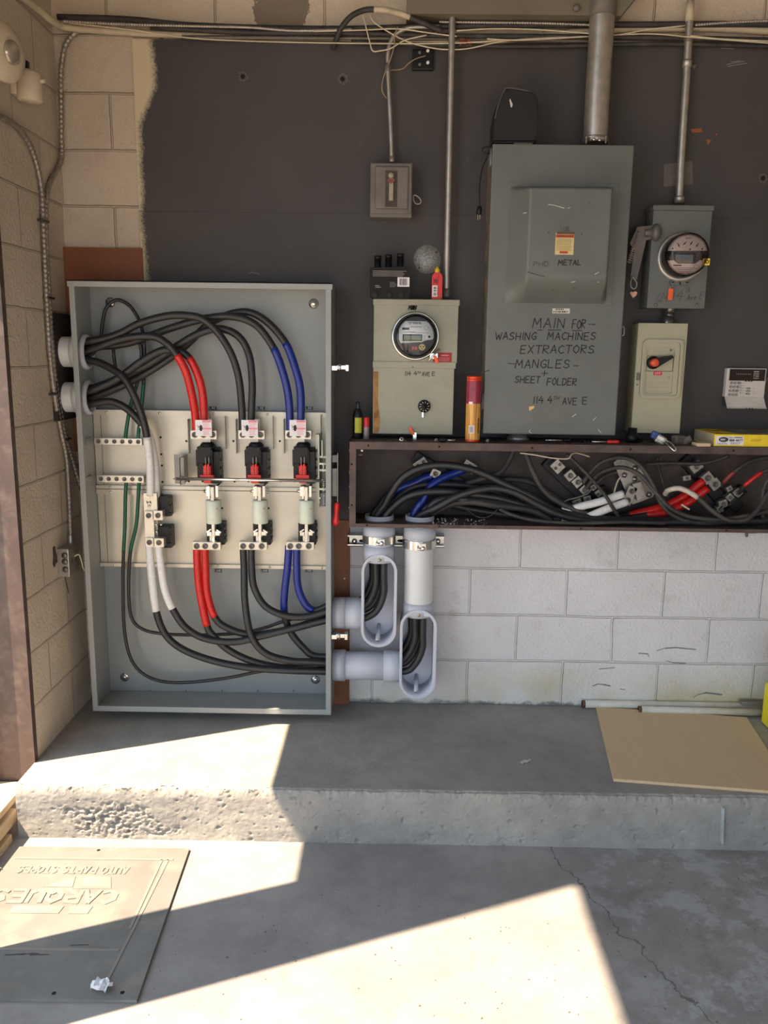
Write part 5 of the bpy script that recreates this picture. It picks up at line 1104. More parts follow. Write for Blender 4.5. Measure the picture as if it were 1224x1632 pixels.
# round digital meter (plugs into the cabinet socket)
c = P(662, 536, YF)
mt = thing('electric_meter', 'round digital electricity meter with a steel ring on the left cabinet', 'meter', c-Vector((0, 0, .09)))
obj('ring', MB().lathe([(.088, 0), (.090, .004), (.090, .018), (.086, .024), (.080, .024), (.080, 0)], c, NF, 48), CHROME, mt)
obj('ring_clamp', MB().box(c.x+.055, c.x+.085, YF-.028, YF-.006, c.z-.082, c.z-.06, .002).cyl((c.x+.05, YF-.03, c.z-.09), (c.x+.09, YF-.03, c.z-.045), .0035, 8), CHROME, mt)
obj('housing', MB().lathe([(.079, .0), (.079, .05), (.073, .066), (.073, .03), (0, .03)], c, NF, 48), M('smoked_housing', (48, 46, 48), .35), mt)
def disc_part(poly, y, t_=.001): return MB().prism([(c.x+a, c.z+b) for a, b in poly], y-t_, y)
yf = YF-.046
obj('lower_face', MB().prism([(c.x+.071*math.cos(q), c.z+.071*math.sin(q)) for q in [k*math.pi/24 for k in range(48)]], yf, YF-.03), M('meter_dark_face', (60, 58, 62), .4), mt)
pl = [(.066*math.cos(q), .066*math.sin(q)) for q in [math.radians(a) for a in range(-12, 132, 6)]]
pl = [(.062, -.012), (.04, -.014), (.02, -.022), (-.055, -.026), (-.062, -.012), (-.062, .012)] + [(.066*math.cos(q), .066*math.sin(q)) for q in [math.radians(a) for a in range(162, -10, -6)] if True and .066*math.sin(q) <= .056]
fp = obj('face_plate', disc_part(pl, yf), M('meter_white_face', (240, 242, 248), .4, 0, .02), mt)
yy = yf-.001
obj('display', MB().box(c.x-.048, c.x+.024, yy-.0016, yy, c.z-.018, c.z+.006), BLACK, fp)
obj('display_screen', MB().box(c.x-.044, c.x+.020, yy-.002, yy-.0014, c.z-.014, c.z+.002), M('lcd', (118, 126, 104), .3), fp)
m = MB()
lines(m, c.x-.03, c.x+.02, c.z+.044, c.z+.054, yy, 1, .0016, .1); wpx(m, 'EP 1086182', 652, 516.5, 672, 2.8, yy, .0011, 0, 0); lines(m, c.x-.02, c.x+.024, c.z+.030, c.z+.036, yy, 1, .0018, .05); lines(m, c.x-.045, c.x-.0, c.z+.010, c.z+.018, yy, 1, .0018, .1); lines(m, c.x+.0, c.x+.05, c.z+.009, c.z+.014, yy, 1, .001, .1); lines(m, c.x+.026, c.x+.04, c.z-.02, c.z+.004, yy, 5, .0008); lines(m, c.x-.046, c.x+.03, c.z-.024, c.z-.019, yy, 1, .001, .2)
strokes_circle(m, Vector((c.x+.038, yy, c.z+.03)), .008, .0008); m.lathe([(.0045, .0004), (0, .0005)], (c.x+.05, yy, c.z-.002), NF, 12)
obj('face_print', m, INK, fp)
obj('brand_patch', MB().box(c.x-.05, c.x-.024, yy-.0006, yy, c.z+.022, c.z+.030), INK, fp)
m = MB().lathe([(.012, .0004), (0, .0006)], (c.x+.024, yf, c.z-.040), NF, 24); obj('cream_sticker', m, M('cream_sticker', (226, 212, 150), .5), mt)
m = MB()
for dx in (-.005, .005): m.lathe([(.0028, .0008), (0, .0009)], (c.x+.024+dx, yf, c.z-.038), NF, 10)
m.stroke([Vector((c.x+.022, yf, c.z-.0455)), Vector((c.x+.026, yf, c.z-.0455))], .002, NF, .001)
obj('sticker_marks', m, INK, mt)
obj('red_sticker', MB().box(c.x-.014, c.x-.005, yf-.0008, yf, c.z-.050, c.z-.038).box(c.x-.003, c.x+.006, yf-.0008, yf, c.z-.050, c.z-.038), M('meter_orange_red', (206, 74, 54), .5), mt)
m = MB(); write(m, '4', (c.x-.012, yf-.0008, c.z-.048), (1, 0, 0), (0, 0, 1), NF, .005, .008, .0012, 0, 0); write(m, '0', (c.x-.001, yf-.0008, c.z-.048), (1, 0, 0), (0, 0, 1), NF, .005, .008, .0012, 0, 0); obj('sticker_digits', m, LABELP, mt)
obj('reset_slot', MB().box(c.x-.032, c.x-.026, yf-.006, yf, c.z-.058, c.z-.032, .002), BLACK, mt)
obj('glass_cover', MB().lathe([(.078, .024), (.077, .060), (.070, .072), (0, .075)], c, NF, 48), glass('clear_cover', (238, 240, 240)), mt)

# breaker pack and glue bottle on top of it
zt = z1
YB = 3.2
r = RC(590, 428, 653, 474, YB)
t2 = thing('connector_pack', 'black box of cable connectors with barcode on the left meter cabinet', 'box', ((r[0]+r[1])/2, YB, zt))
top = P(620, 428, YB).z
obj('carton', MB().prism([(r[0], zt+.012), (r[0]+.012, zt+.001), (r[1]-.004, zt+.001), (r[1]+.002, zt+.02), (r[1], top+.004), (r[0]-.001, top-.002)], YB-.045, YB+.035), M('carton_black', (14, 13, 13), .55, 0, .1, spec=.3), t2)
for px, py in ((602, 408), (619, 406), (638, 404.5)):
    a = P(px, 432, YB); b_ = P(px, py, YB); obj('connector_sleeve', MB().lathe([(.0125, 0), (.0125, (b_-a).length-.012), (.0135, (b_-a).length-.012), (.0135, (b_-a).length), (.010, (b_-a).length), (.009, (b_-a).length-.02), (0, (b_-a).length-.02)], (a.x, YB, a.z), (0, 0, 1), 18), BLACK, t2)
yq = YB-.045
rr = RC(633.5, 442, 652.5, 457, yq); obj('barcode_label', MB().box(rr[0], rr[1], yq-.0008, yq, rr[2], rr[3]), LABELW, t2)
m = MB(); xx = rr[0]+.008
while xx < rr[1]-.008:
    w2 = random.choice((.0012, .0018, .0028)); m.box(xx, xx+w2, yq-.0014, yq-.0008, rr[2]+.005, rr[3]-.004); xx += w2+random.choice((.0012, .002))
obj('barcode', m, INK, t2)
m = MB(); q = RC(594, 431, 648, 441, yq); lines(m, q[0], q[1], q[2], q[3], yq, 5, .0012, .12); q = RC(621, 449, 632, 458, yq); lines(m, q[0], q[1], q[2], q[3], yq, 4, .001, .3); q = RC(598, 454, 607, 459, yq); lines(m, q[0], q[1], q[2], q[3], yq, 2, .0022, .3); strokes_circle(m, P(595.5, 456, yq), .004, .002)
obj('printing', m, M('carton_grey_ink', (150, 146, 142), .5), t2)
obj('front_connectors', MB().cyl(P(597, 471, yq), P(597, 471, yq)+Vector((0, -.012, 0)), .010, 14).cyl(P(620, 470, yq), P(620, 470, yq)+Vector((0, -.01, 0)), .009, 14).cyl(P(639, 470, yq), P(639, 470, yq)+Vector((0, -.01, 0)), .009, 14), BLACK, t2)
YB = 3.2; r = RC(688, 430, 705, 474, YB); cx = (r[0]+r[1])/2; w_ = (r[1]-r[0])/2; H = P(697, 434, YB).z-zt
t2 = thing('glue_bottle', 'red squeeze bottle with a yellow cap on the left meter cabinet', 'bottle', (cx, YB, zt))
m = MB().prism([(cx-w_*.95, zt), (cx+w_*.95, zt), (cx+w_, zt+.01), (cx+w_, zt+H*.86), (cx+w_*.45, zt+H), (cx-w_*.45, zt+H), (cx-w_, zt+H*.86), (cx-w_, zt+.01)], YB-.012, YB+.012)
bmesh.ops.bevel(m.bm, geom=list(m.bm.edges), offset=.003, segments=2, affect='EDGES'); obj('bottle', m, REDP, t2)
zc = zt+H; zz = P(697, 425, YB).z
obj('cap', MB().lathe([(.0095, -.001), (.0095, (zz-zc)*.6), (.006, (zz-zc)*.64), (.005, zz-zc), (0, zz-zc)], (cx, YB, zc), (0, 0, 1), 18), M('yellow_cap', (226, 190, 50), .4), t2)
q = RC(689, 455, 697.5, 473, YB-.0125); obj('barcode_label', MB().box(q[0], q[1], YB-.0128, YB-.012, q[2], q[3]), LABELW, t2)
m = MB()
for k in range(8): m.box(q[0]+.004, q[1]-.005, YB-.0134, YB-.0128, q[2]+.004+k*.0042, q[2]+.004+k*.0042+random.choice((.0012, .002, .003)))
obj('barcode', m, INK, t2)
obj('side_band', MB().slab([P(698.5, 437, YB-.0122), P(699.6, 437, YB-.0122), P(698, 455, YB-.0122), P(697.5, 470, YB-.0122), P(696.6, 470, YB-.0122), P(697.4, 450, YB-.0122)], (0, -.0006, 0)).box(P(691, 440, YB).x, P(697, 440, YB).x, YB-.0128, YB-.012, P(690, 452, YB).z, P(690, 445, YB).z), M('dark_red_print', (120, 20, 22), .4), t2)

# ================================================================== MAIN SWITCH CABINET
YM = 3.12
a, b, c_, d_ = P(786, 229, YM), P(1011, 232, YM), P(768.5, 690, YM), P(980, 695, YM)
x0, x1 = (a.x+c_.x)/2, (b.x+d_.x)/2; z1 = (a.z+b.z)/2; z0 = (c_.z+d_.z)/2
t = thing('main_switch_cabinet', 'tall grey main switch cabinet with a bulging cover and handwriting', 'switch cabinet', ((x0+x1)/2, 3.2, z0))
obj('box', MB().box(x0+.002, x1-.002, YM+.004, BY, z0+.002, z1-.002, .003), SLATE, t)
obj('box_side_rust', MB().box(x0+.001, x0+.0025, YM+.03, BY-.03, z0+.02, z1-.06), M('side_rust', (106, 98, 84), .6, .1, .25, 18, dirt=(124, 84, 58), dirtamt=.7, dscale=14), t)
dr = obj('door', MB().box(x0, x1, YM-.003, YM+.02, z0, z1, .004), SLATE, t)
# raised cover
q = RC(806, 292, 980, 487, YM); pz = obj('cover_plate', MB().box(q[0], q[1], YM-.006, YM-.001, q[2], q[3], .001), SLATE, t)
u0, u1, v0, v1 = RC(810, 296, 974, 483, YM-.03)
def bulge(u, v):
    s = min(1, min(u/.17, (1-u)/.065)); s = max(0, s); s = s*s*(3-2*s) if u > .5 else s
    f = 1-abs(2*v-1)**5.0
    top = min(1, (1-v)/.045); bot = math.sin(min(1, v/.24)*math.pi/2)
    hgt = .085*s*max(0, min(top, 1)**.7)*max(0, bot)
    return Vector((u0+(u1-u0)*u, YM-.006-hgt, v0+(v1-v0)*v))
m = MB(); m.grid(bulge, 64, 64)
bl = obj('bulged_cover', m, SLATE, t)
yb = YM-.0915
m = MB(); wpx(m, 'METAL', 889.5, 422.5, 926, 8, yb, .0028); obj('handwriting', m, INK, bl)
m = MB(); wpx(m, 'PHD', 850, 425, 874, 8, yb, .0022); wpx(m, '118', 892, 369, 907, 8, yb, .0022); obj('faded_handwriting', m, FADEINK, bl)
m = MB()
for pts in ([(874, 326), (882, 327), (893, 330), (899, 332)], [(905, 332), (908, 331)], [(834, 340), (839, 339)], [(910, 450), (916, 449)], [(952, 450), (954, 450)], [(948, 437), (954, 434)]):
    m.stroke([P(x, y, yb) for x, y in pts], .0022, NF, .0008)
obj('scratch', m, M('white_scratch', (196, 196, 188), .6), bl)
m = MB()
for pts in ([(840, 433), (852, 437), (868, 441)], [(880, 462), (884, 463)], [(914, 458), (918, 459)]): m.stroke([P(x, y, yb) for x, y in pts], .0022, NF, .0008)
for px, py in ((874, 371), (927, 373), (939, 323)): m.lathe([(.0025, .001), (0, .0012)], P(px, py, yb), NF, 8)
obj('pits', m, M('dark_scratch', (60, 58, 56), .7), bl)
q = RC(885, 371, 914.5, 406, yb); lb = obj('rating_label', MB().box(q[0], q[1], yb-.001, yb+.012, q[2], q[3]), M('aged_yellow_label', (206, 186, 132), .5, 0, .04), t)
w_, h = q[1]-q[0], q[3]-q[2]
obj('label_red_band', MB().box(q[0]+.001, q[1]-.001, yb-.0016, yb-.001, q[3]-h*.22, q[3]-h*.09).box(q[0]+w_*.25, q[1]-w_*.3, yb-.0016, yb-.001, q[2]+h*.06, q[2]+h*.16), M('label_brick', (176, 62, 44), .5), lb)
m = MB().box(q[0]+.003, q[1], yb-.0016, yb-.001, q[3]-h*.07, q[3]+.002); lines(m, q[0]+.004, q[1]-.004, q[2]+h*.18, q[3]-h*.26, yb-.001, 9, .0010, .15); lines(m, q[0]+.008, q[1]-.010, q[3]-h*.19, q[3]-h*.12, yb-.0017, 2, .001, .1)
obj('label_print', m, M('label_brown_ink', (92, 72, 46), .5), lb)
yd = YM-.003
q = RC(880.5, 491.5, 908, 499.5, yd); lb = obj('position_label', MB().box(q[0], q[1], yd-.001, yd, q[2], q[3]), M('aged_white_label', (200, 196, 182), .5), dr)
m = MB(); [m.box(q[0]+.003+.0062*k_, q[0]+.003+.0062*k_+random.choice((.003, .0045)), yd-.0015, yd-.001, q[2]+.003, q[2]+.009) for k_ in range(9)]; [m.box(q[0]+.012+.006*k_, q[0]+.012+.006*k_+.0035, yd-.0015, yd-.001, q[2]+.012, q[2]+.017) for k_ in range(5)]; obj('label_print', m, INK, lb)
m = MB(); pen = .0034
for tx, xa, ya, xb, hh in (('MAIN', 848.5, 522, 899, 15), ('FOR', 911.5, 523.5, 932, 13.5), ('WASHING', 789, 541.5, 854, 11.5), ('MACHINES', 872, 541.5, 948.5, 11.5), ('EXTRACTORS', 829, 563, 946, 12.5), ('MANGLES', 821, 586.5, 907, 13), ('SHEET', 820.5, 610, 860, 10), ('FOLDER', 871.5, 614, 918, 11), ('114', 849.5, 642.5, 866, 10.5), ('4', 872.5, 642.5, 880, 10.5), ('TH', 882, 637, 891, 5), ('AVE', 896.5, 644.5, 919, 10.5), ('E', 928, 644, 935.5, 11)):
    wpx(m, tx, xa, ya, xb, hh, yd, pen if hh > 6 else .002, .1 if tx not in ('114', '4', 'AVE', 'E') else .0, .05)
for pts in ([(938, 517), (941, 517)], [(943, 517), (949, 517)], [(857, 526), (864, 526)], [(873, 526), (894, 526)], [(912, 527), (928, 527)], [(810, 579), (821, 580)], [(914, 583), (922, 583)], [(863, 595), (873, 595)], [(868, 591), (867, 599)], [(772, 592), (776, 591), (780, 590)]):
    m.stroke([P(x, y, yd) for x, y in pts], .0028, NF, .0008)
obj('handwriting', m, INK, dr)
m = MB().slab([P(843, 648, yd), P(852, 647, yd), P(850, 651, yd), P(843.5, 655, yd)], (0, -.0008, 0)); obj('sticker_scrap', m, M('orange_paper', (222, 178, 110), .6), dr)
m = MB()
for pts in ([(845, 685), (843, 688), (847, 690)], [(918, 660), (912, 664)], [(950, 665), (945, 670)], [(953, 684), (958, 690)]): m.stroke([P(x, y, yd) for x, y in pts], .002, NF, .0008)
obj('scratch', m, M('white_scratch', (196, 196, 188), .6), dr)
m = MB().slab([P(842, 628, yd), P(906, 628, yd), P(906, 672, yd), P(842, 672, yd)], (0, -.0003, 0)); obj('label_ghost', m, M('ghost_patch', (100, 103, 98), .5, 0, .04, 20), dr)
m = MB()
for py in (250, 640): 
    z = P(768, py, YM).z; m.cyl((x0-.004, YM+.004, z-.03), (x0-.004, YM+.004, z+.03), .005, 10)
obj('hinge', m, SLATE, t)
m = MB(); q = P(990, 528, YM); m.tube(catmull([q+Vector((.0, -.004, .016)), q+Vector((.006, -.016, .014)), q+Vector((.006, -.018, -.012)), q+Vector((0, -.004, -.016))], 4), .0028, 8); obj('door_hasp', m, DKGREY, t)
# operating handle at the right side (lever, guard strip, knob, dangling seal)
hy = 3.19
hd = MB().slab([P(x, y, hy) for x, y in ((1004, 388), (1016, 362), (1040, 359), (1042, 380), (1030, 383), (1015, 446), (1004, 444), (1011, 400))], (0, .012, 0))
hn = obj('operating_handle', hd, M('handle_grey', (104, 100, 96), .45, .2, .08, 20), t)
ka = P(1042, 371, hy-.005); obj('handle_knob', MB().lathe([(.014, -.03), (.014, -.01), (.026, -.004), (.032, .006), (.028, .018), (.014, .026), (0, .028)], ka, (1, -.25, 0), 24), M('handle_grey', (104, 100, 96), .45, .2), hn)
m = MB()
for k in range(14):
    f = k/13; pa = P(1006+11*(1-f)-3*f, 410-0*f+(-38+0)*(1-f)+8*f, hy-.002); m.obox(pa, (.016, .004, .0035), Matrix.Rotation(.3, 3, 'Y'))
m.tube([P(1017, 368, hy-.002), P(1010, 392, hy-.002), P(1002, 420, hy-.002)], .003, 6)
obj('guard_spring', m, M('tarnished', (120, 114, 106), .4, .4), hn)
m = MB().tube(catmull([P(x, y, hy-.004) for x, y in ((1008, 440), (1005, 450), (1006, 458), (1012, 460), (1015, 452), (1011, 445), (1008, 440))], 4), .0028, 8); obj('padlock_ring', m, M('ring_steel', (150, 146, 138), .35, .7), hn)
obj('heart_tag', MB().slab([P(x, y, hy-.006) for x, y in ((1004, 467), (1006, 464.5), (1009, 466), (1012, 464), (1016, 466), (1014, 471), (1009, 475))], (0, .004, 0)), M('pink_tag', (214, 166, 138), .5), hn)

# dark plastic clock radio on top with its cord
yb = 3.2; zt = z1
t = thing('plastic_case', 'black plastic case with a worn corner and hanging cord on the main switch cabinet', 'case', (P(822, 226, yb).x, yb, zt))
pf = [(786, 227), (788, 190), (793, 165), (803, 143), (812, 138), (852, 145), (858, 160), (858, 200), (855, 227)]
m = MB().slab([Vector((P(x, y, yb-.06).x, yb-.06, max(zt, P(x, y, yb-.06).z))) for x, y in pf], (0, .13, 0))
bmesh.ops.bevel(m.bm, geom=list(m.bm.edges), offset=.007, segments=3, affect='EDGES')
body = obj('body', m, M('radio_black', (26, 25, 29), .45, 0, .06, 20, bump=.1), t)
m = MB().tube(catmull([P(x, y, yb-.061) for x, y in ((789, 188), (794, 168), (803, 146), (812, 140), (848, 146))], 4), .0022, 6); obj('seam_strip', m, M('worn_plastic', (86, 84, 82), .5), body)
m = MB().slab([P(x, y, yb-.061) for x, y in ((812, 160), (813, 157), (815, 162), (817, 166), (816, 171), (814, 171))], (0, -.0006, 0)); obj('chip_mark', m, LITEGREY, body)
obj('foot', MB().box(P(815, 227, yb).x, P(845, 227, yb).x, yb-.065, yb-.05, zt, zt+.008, .002), DKGREY, body)
co = [(790, 232), (778, 234), (770, 236), (769, 241), (776, 244), (781, 241), (777, 249), (769, 268), (765, 290), (764, 312), (765, 330)]
obj('cord', MB().tube(catmull([P(x, y, 3.13) for x, y in co], 6), .0024, 8), BLACK, t)
a, b = P(765, 328, 3.13), P(763, 343, 3.13)
pg = obj('plug', MB().lathe([(.003, 0), (.008, .004), (.010, .016), (.0095, .03), (0, .031)], a, b-a, 12), BLACK, t)
obj('plug_pins', MB().obox(b+Vector((-.003, 0, -.008)), (.002, .006, .018)).obox(b+Vector((.004, 0, -.006)), (.002, .006, .016)), CHROME, pg)

# ================================================================== RIGHT HAND METER AND SWITCH
YR = 3.19
a, b, c_, d_ = P(1041.5, 329, YR), P(1136, 326, YR), P(1031, 490, YR), P(1122, 493, YR)
x0, x1 = (a.x+c_.x)/2, (b.x+d_.x)/2; z1 = (a.z+b.z)/2; z0 = (c_.z+d_.z)/2
t = thing('meter_cabinet', 'smaller grey green meter cabinet carrying the clear dome meter', 'meter cabinet', ((x0+x1)/2, 3.24, z0))
obj('box', MB().box(x0+.002, x1-.002, YR+.003, BY, z0+.002, z1-.004, .002), SLATE, t)
cv = obj('cover', MB().box(x0, x1, YR-.003, YR+.02, z0, z1-.018, .002).box(x0-.004, x1+.004, YR-.008, BY, z1-.018, z1, .003), SLATE, t)
m = MB(); wpx(m, '124', 1045, 480, 1064, 13, YR-.003, .0024, .35); wpx(m, '4', 1076, 479, 1086, 17, YR-.003, .0026, .3); wpx(m, 'th', 1092, 466, 1099, 8, YR-.003, .0018, .3); wpx(m, 'Ave', 1094, 478, 1109, 8, YR-.003, .0022, .2); wpx(m, 'E', 1114, 477, 1119, 12, YR-.003, .0022, .2)
obj('handwriting', m, M('pencil', (74, 74, 70), .6), cv)
m = MB()
for px, py in ((1045, 486), (1110, 486)): screw(m, P(px, py, YR-.003), .006, h=.006)
obj('cover_screw', m, SLATE, cv)
c = P(1082, 450.5, YR-.004); m = MB()
for s in (-1, 1): m.prism([(c.x+s*.004, c.z-.009), (c.x+s*.03, c.z-.010), (c.x+s*.036, c.z), (c.x+s*.03, c.z+.010), (c.x+s*.004, c.z+.010)], YR-.016, YR-.003)
fl = obj('ring_flange', m, SLATE, cv)
m = MB()
for s in (-.026, .026): m.box(c.x+s-.005, c.x+s+.005, YR-.0168, YR-.016, c.z-.002, c.z+.002)
obj('flange_slots', m, DARKIN, cv)
seal('orange seal hanging below the clear dome meter', 1068.5, 469, YR-.012, 0, 1.5)
# the meter: base ring, clear dome, tilted face
mc = P(1085, 410, YR)
ax = Vector((.0, -1, 0)).normalized(); fc = P(1098, 404, YR-.13); ax = (fc-mc).normalized(); ax = Vector((ax.x*.95, ax.y, ax.z*.95)).normalized()
mt = thing('electric_meter', 'old dial electricity meter in a clear glass dome on the right cabinet', 'meter', mc-Vector((0, 0, .09)))
Rm = .083
obj('base_ring', MB().lathe([(Rm, 0), (Rm+.006, .004), (Rm+.006, .018), (Rm-.002, .022), (Rm-.006, .022), (Rm-.006, .004), (0, .004)], mc, ax, 48), STEELC, mt)
obj('inner_drum', MB().lathe([(.066, .0), (.064, .05), (.052, .07), (.052, .098), (0, .098)], mc, ax, 36), M('meter_inner', (84, 78, 76), .4), mt)
rx_ = ax.cross(Vector((0, 0, 1))).normalized()*-1; rx_ = Vector((0, 0, 1)).cross(ax).normalized() if rx_.x < 0 and False else rx_
if rx_.x < 0: rx_ = -rx_
uz = rx_.cross(ax); uz = uz if uz.z > 0 else -uz
FO = mc + ax*.100
def F(a, b, h=0): return FO + rx_*a + uz*b + ax*h
Rf = .070
up_poly = [F(Rf*math.cos(q), Rf*math.sin(q)) for q in [math.radians(k) for k in range(10, 171, 8)]]
lo_poly = [F(Rf*math.cos(q), Rf*math.sin(q)) for q in [math.radians(k) for k in range(198, 343, 8)]] + [F(.045, -.02), (F(.03, -.032)), F(-.03, -.032), F(-.045, -.02)]
obj('dial_plate', MB().slab(up_poly, ax*.002), M('dial_white', (236, 230, 226), .45, 0, .02), mt)
obj('name_plate', MB().slab(lo_poly, ax*.002), M('dial_white', (236, 230, 226), .45, 0, .02), mt)
obj('window', MB().slab([F(-.04, .012), F(.045, .012), F(.045, -.018), (F(.03, -.030)), F(-.028, -.030), F(-.04, -.018)], ax*.0015), M('window_frame_grey', (92, 92, 92), .35, .3), mt)
obj('window_screen', MB().slab([F(-.026, .004), F(.03, .004), F(.03, -.022), F(-.024, -.022)], ax*.003), M('screen_dark', (70, 72, 58), .25), mt)
m = MB()
for i, (dx, dy) in enumerate(((-.032, .031), (-.012, .037), (.010, .037), (.031, .030))):
    a = (2.1, .8, 1.0, .9)[i]; m.stroke([F(dx-.006*math.cos(a), dy-.006*math.sin(a)), F(dx+.008*math.cos(a), dy+.008*math.sin(a))], .0025, ax, .0026)
    q0 = F(dx, dy); m.slab([F(dx+.0028*math.cos(k*math.pi/5), dy+.0028*math.sin(k*math.pi/5), .0025) for k in range(10)], ax*.0006)
for dx, dy in ((-.052, .02), (.05, .018), (.008, .017)): m.slab([F(dx+.003*math.cos(k*math.pi/5), dy+.003*math.sin(k*math.pi/5), .0025) for k in range(10)], ax*.0006)
write(m, 'KWH', F(-.009, .053), rx_, uz, ax, .018, .004, .001, 0, 0, .0026)
m.stroke([F(-.044, -.038), F(-.018, -.038)], .004, ax, .0026)
for k in range(4): m.stroke([F(-.038+.006*k, -.047-.0055*k), F(.03-.006*k, -.047-.0055*k)], .0014, ax, .0026)
m.stroke([F(.035+.009*math.cos(k*.5), -.043+.006*math.sin(k*.5)) for k in range(14)], .0008, ax, .0026)
obj('dial_print', m, INK, mt)
obj('glass_dome', MB().lathe([(Rm-.004, .014), (Rm-.006, .05), (Rm-.008, .105), (Rm-.014, .122), (Rm-.03, .130), (0, .133)], mc, ax, 48), glass('old_glass_dome', (214, 206, 206), .05), mt)
# sticker 10 on the glass
sc = F(.062, -.028, .02)
st_ = obj('number_sticker', MB().slab([sc+rx_*a+uz*b for a, b in ((-.011, -.011), (.013, -.011), (.013, .012), (-.011, .012))], ax*.001), YEL, mt); st_['label'] = 'yellow sticker reading 10'
m = MB(); write(m, '10', sc-rx_*.006-uz*.006, rx_, uz, ax, .015, .013, .003, 0, 0, .0018); obj('sticker_digits', m, INK, mt)
# short nipple between cabinet and switch
a, b = P(1068.5, 491, 3.245), P(1064, 516, 3.245)
m = MB().lathe([(.020, 0), (.020, .02), (.016, .021), (.016, .035), (.021, .036), (.021, (a-b).length)], a, b-a, 20); obj('pipe_nipple', m, M('tarnished_nipple', (120, 118, 114), .3, .8, .25, 60), None, 'short tarnished nipple joining the dome meter cabinet and switch below', 'pipe')
# right switch
a, b, c_, d_ = P(1016, 514, YR), P(1096.5, 516, YR), P(1007, 689, YR), P(1083, 692, YR)
x0, x1 = (a.x+c_.x)/2, (b.x+d_.x)/2; z1 = (a.z+b.z)/2; z0 = (c_.z+d_.z)/2
OL2 = M('pale_olive_enamel', (166, 164, 140), .42, 0, .03, 6)
t = thing('rotary_switch', 'tall narrow olive switch box with a red centred rotary handle', 'switch box', ((x0+x1)/2, 3.24, z0))
obj('box', MB().box(x0+.002, x1-.002, YR+.004, BY, z0+.002, z1-.002, .002), OL2, t)
dr = obj('door', MB().box(x0, x1, YR-.002, YR+.02, z0, z1, .003), OL2, t)
q = RC(1021.5, 541, 1086, 635, YR-.006)
def rrect(x0, x1, z0, z1, r, n=5):
    o_ = []
    for cx, cz, a0 in ((x1-r, z1-r, 0), (x0+r, z1-r, 90), (x0+r, z0+r, 180), (x1-r, z0+r, 270)):
        o_ += [(cx+r*math.cos(math.radians(a0+90*k/n)), cz+r*math.sin(math.radians(a0+90*k/n))) for k in range(n+1)]
    return o_
m = MB().ringprism(rrect(q[0], q[1], q[2], q[3], .02), rrect(q[0]+.010, q[1]-.010, q[2]+.010, q[3]-.010, .014), YR-.012, YR-.001)
m.ringprism(rrect(q[0]+.010, q[1]-.012, q[2]+.010, q[3]-.010, .014), rrect(q[0]+.018, q[1]-.03, q[2]+.016, q[3]-.03, .012), YR-.008, YR-.001)
obj('embossed_rim', m, OL2, dr)
q2 = RC(1030, 567, 1073, 592, YR-.003)
obj('handle_plate', MB().ringprism(rrect(q2[0], q2[1], q2[2], q2[3], .006), rrect(q2[0]+.002, q2[1]-.002, q2[2]+.002, q2[3]-.002, .005), YR-.004, YR-.001), M('plate_edge', (104, 102, 90), .5), dr)
hc_ = P(1042.5, 578, YR-.02)
hd = obj('rotary_handle', MB().lathe([(.024, 0), (.023, .016), (0, .016)], (hc_.x, YR-.003, hc_.z), NF, 26).slab([P(1043, 571, YR-.02), P(1072, 566, YR-.02), P(1074, 570, YR-.02), P(1046, 587, YR-.02)], (0, .012, 0)), BLACK, t)
obj('handle_button', MB().lathe([(.0155, .016), (.0155, .030), (.012, .034), (0, .034)], (hc_.x, YR-.003, hc_.z), NF, 8), M('orange_red', (222, 84, 52), .4), hd)
q = RC(1041.5, 591.5, 1055, 598, YR-.003); pl = obj('position_label', MB().box(q[0], q[1], YR-.0032, YR-.002, q[2], q[3]), LABELR, dr)
m = MB(); wpx(m, 'OFF', 1043.5, 596.5, 1053, 3.2, YR-.0032, .0012, 0, 0); obj('lettering', m, LABELW, pl) if False else obj('lettering', m, M('pale_pink_ink', (240, 190, 190), .5), pl)
m = MB().box(P(1014, 604, YR).x, P(1018.5, 604, YR).x, YR-.008, YR, P(1016, 606, YR).z, P(1016, 594, YR).z, .001); screw(m, P(1069, 558, YR-.002), .004, h=.004); screw(m, P(1066, 601, YR-.002), .002, h=.001); screw(m, P(1015.5, 613, YR-.002), .003, h=.002)
obj('catch', m, DKGREY, dr)
m = MB(); lines(m, P(1029, 600, YR).x, P(1070, 600, YR).x, P(1050, 628, YR).z, P(1050, 598, YR).z, YR-.0022, 4, .0008, .05); obj('faint_ruling', m, M('olive_line', (140, 138, 118), .5), dr)

# alarm keypad -------------------------------------------------------------
YK = 3.265
q = RC(1157, 587, 1220, 633, YK)
t = thing('alarm_keypad', 'white alarm keypad with its flap hanging open', 'keypad', ((q[0]+q[1])/2, 3.28, q[2]))
x0, x1, z0, z1 = q
obj('case', MB().box(x0, x1, YK, BY, z0, z1, .003), LITEGREY, t)
h = z1-z0; w_ = x1-x0
obj('display_window', MB().box(x0+w_*.07, x1-w_*.03, YK-.001, YK+.001, z0+h*.57, z1-h*.03), M('keypad_dark', (34, 24, 26), .15), t)
m = MB()
for k in range(8): m.box(x0+w_*(.24+.05*k), x0+w_*(.255+.05*k), YK-.0016, YK-.001, z0+h*.79, z0+h*.81)
for k, tx in enumerate(('MEMORY', 'BYPASS', 'FIRE', 'PROGRAM')): write(m, tx, (x0+w_*.68, YK-.001, z0+h*(.87-.075*k)), (1, 0, 0), (0, 0, 1), NF, w_*.13, .004, .0009, 0, 0)
obj('display_print', m, LITEGREY, t)
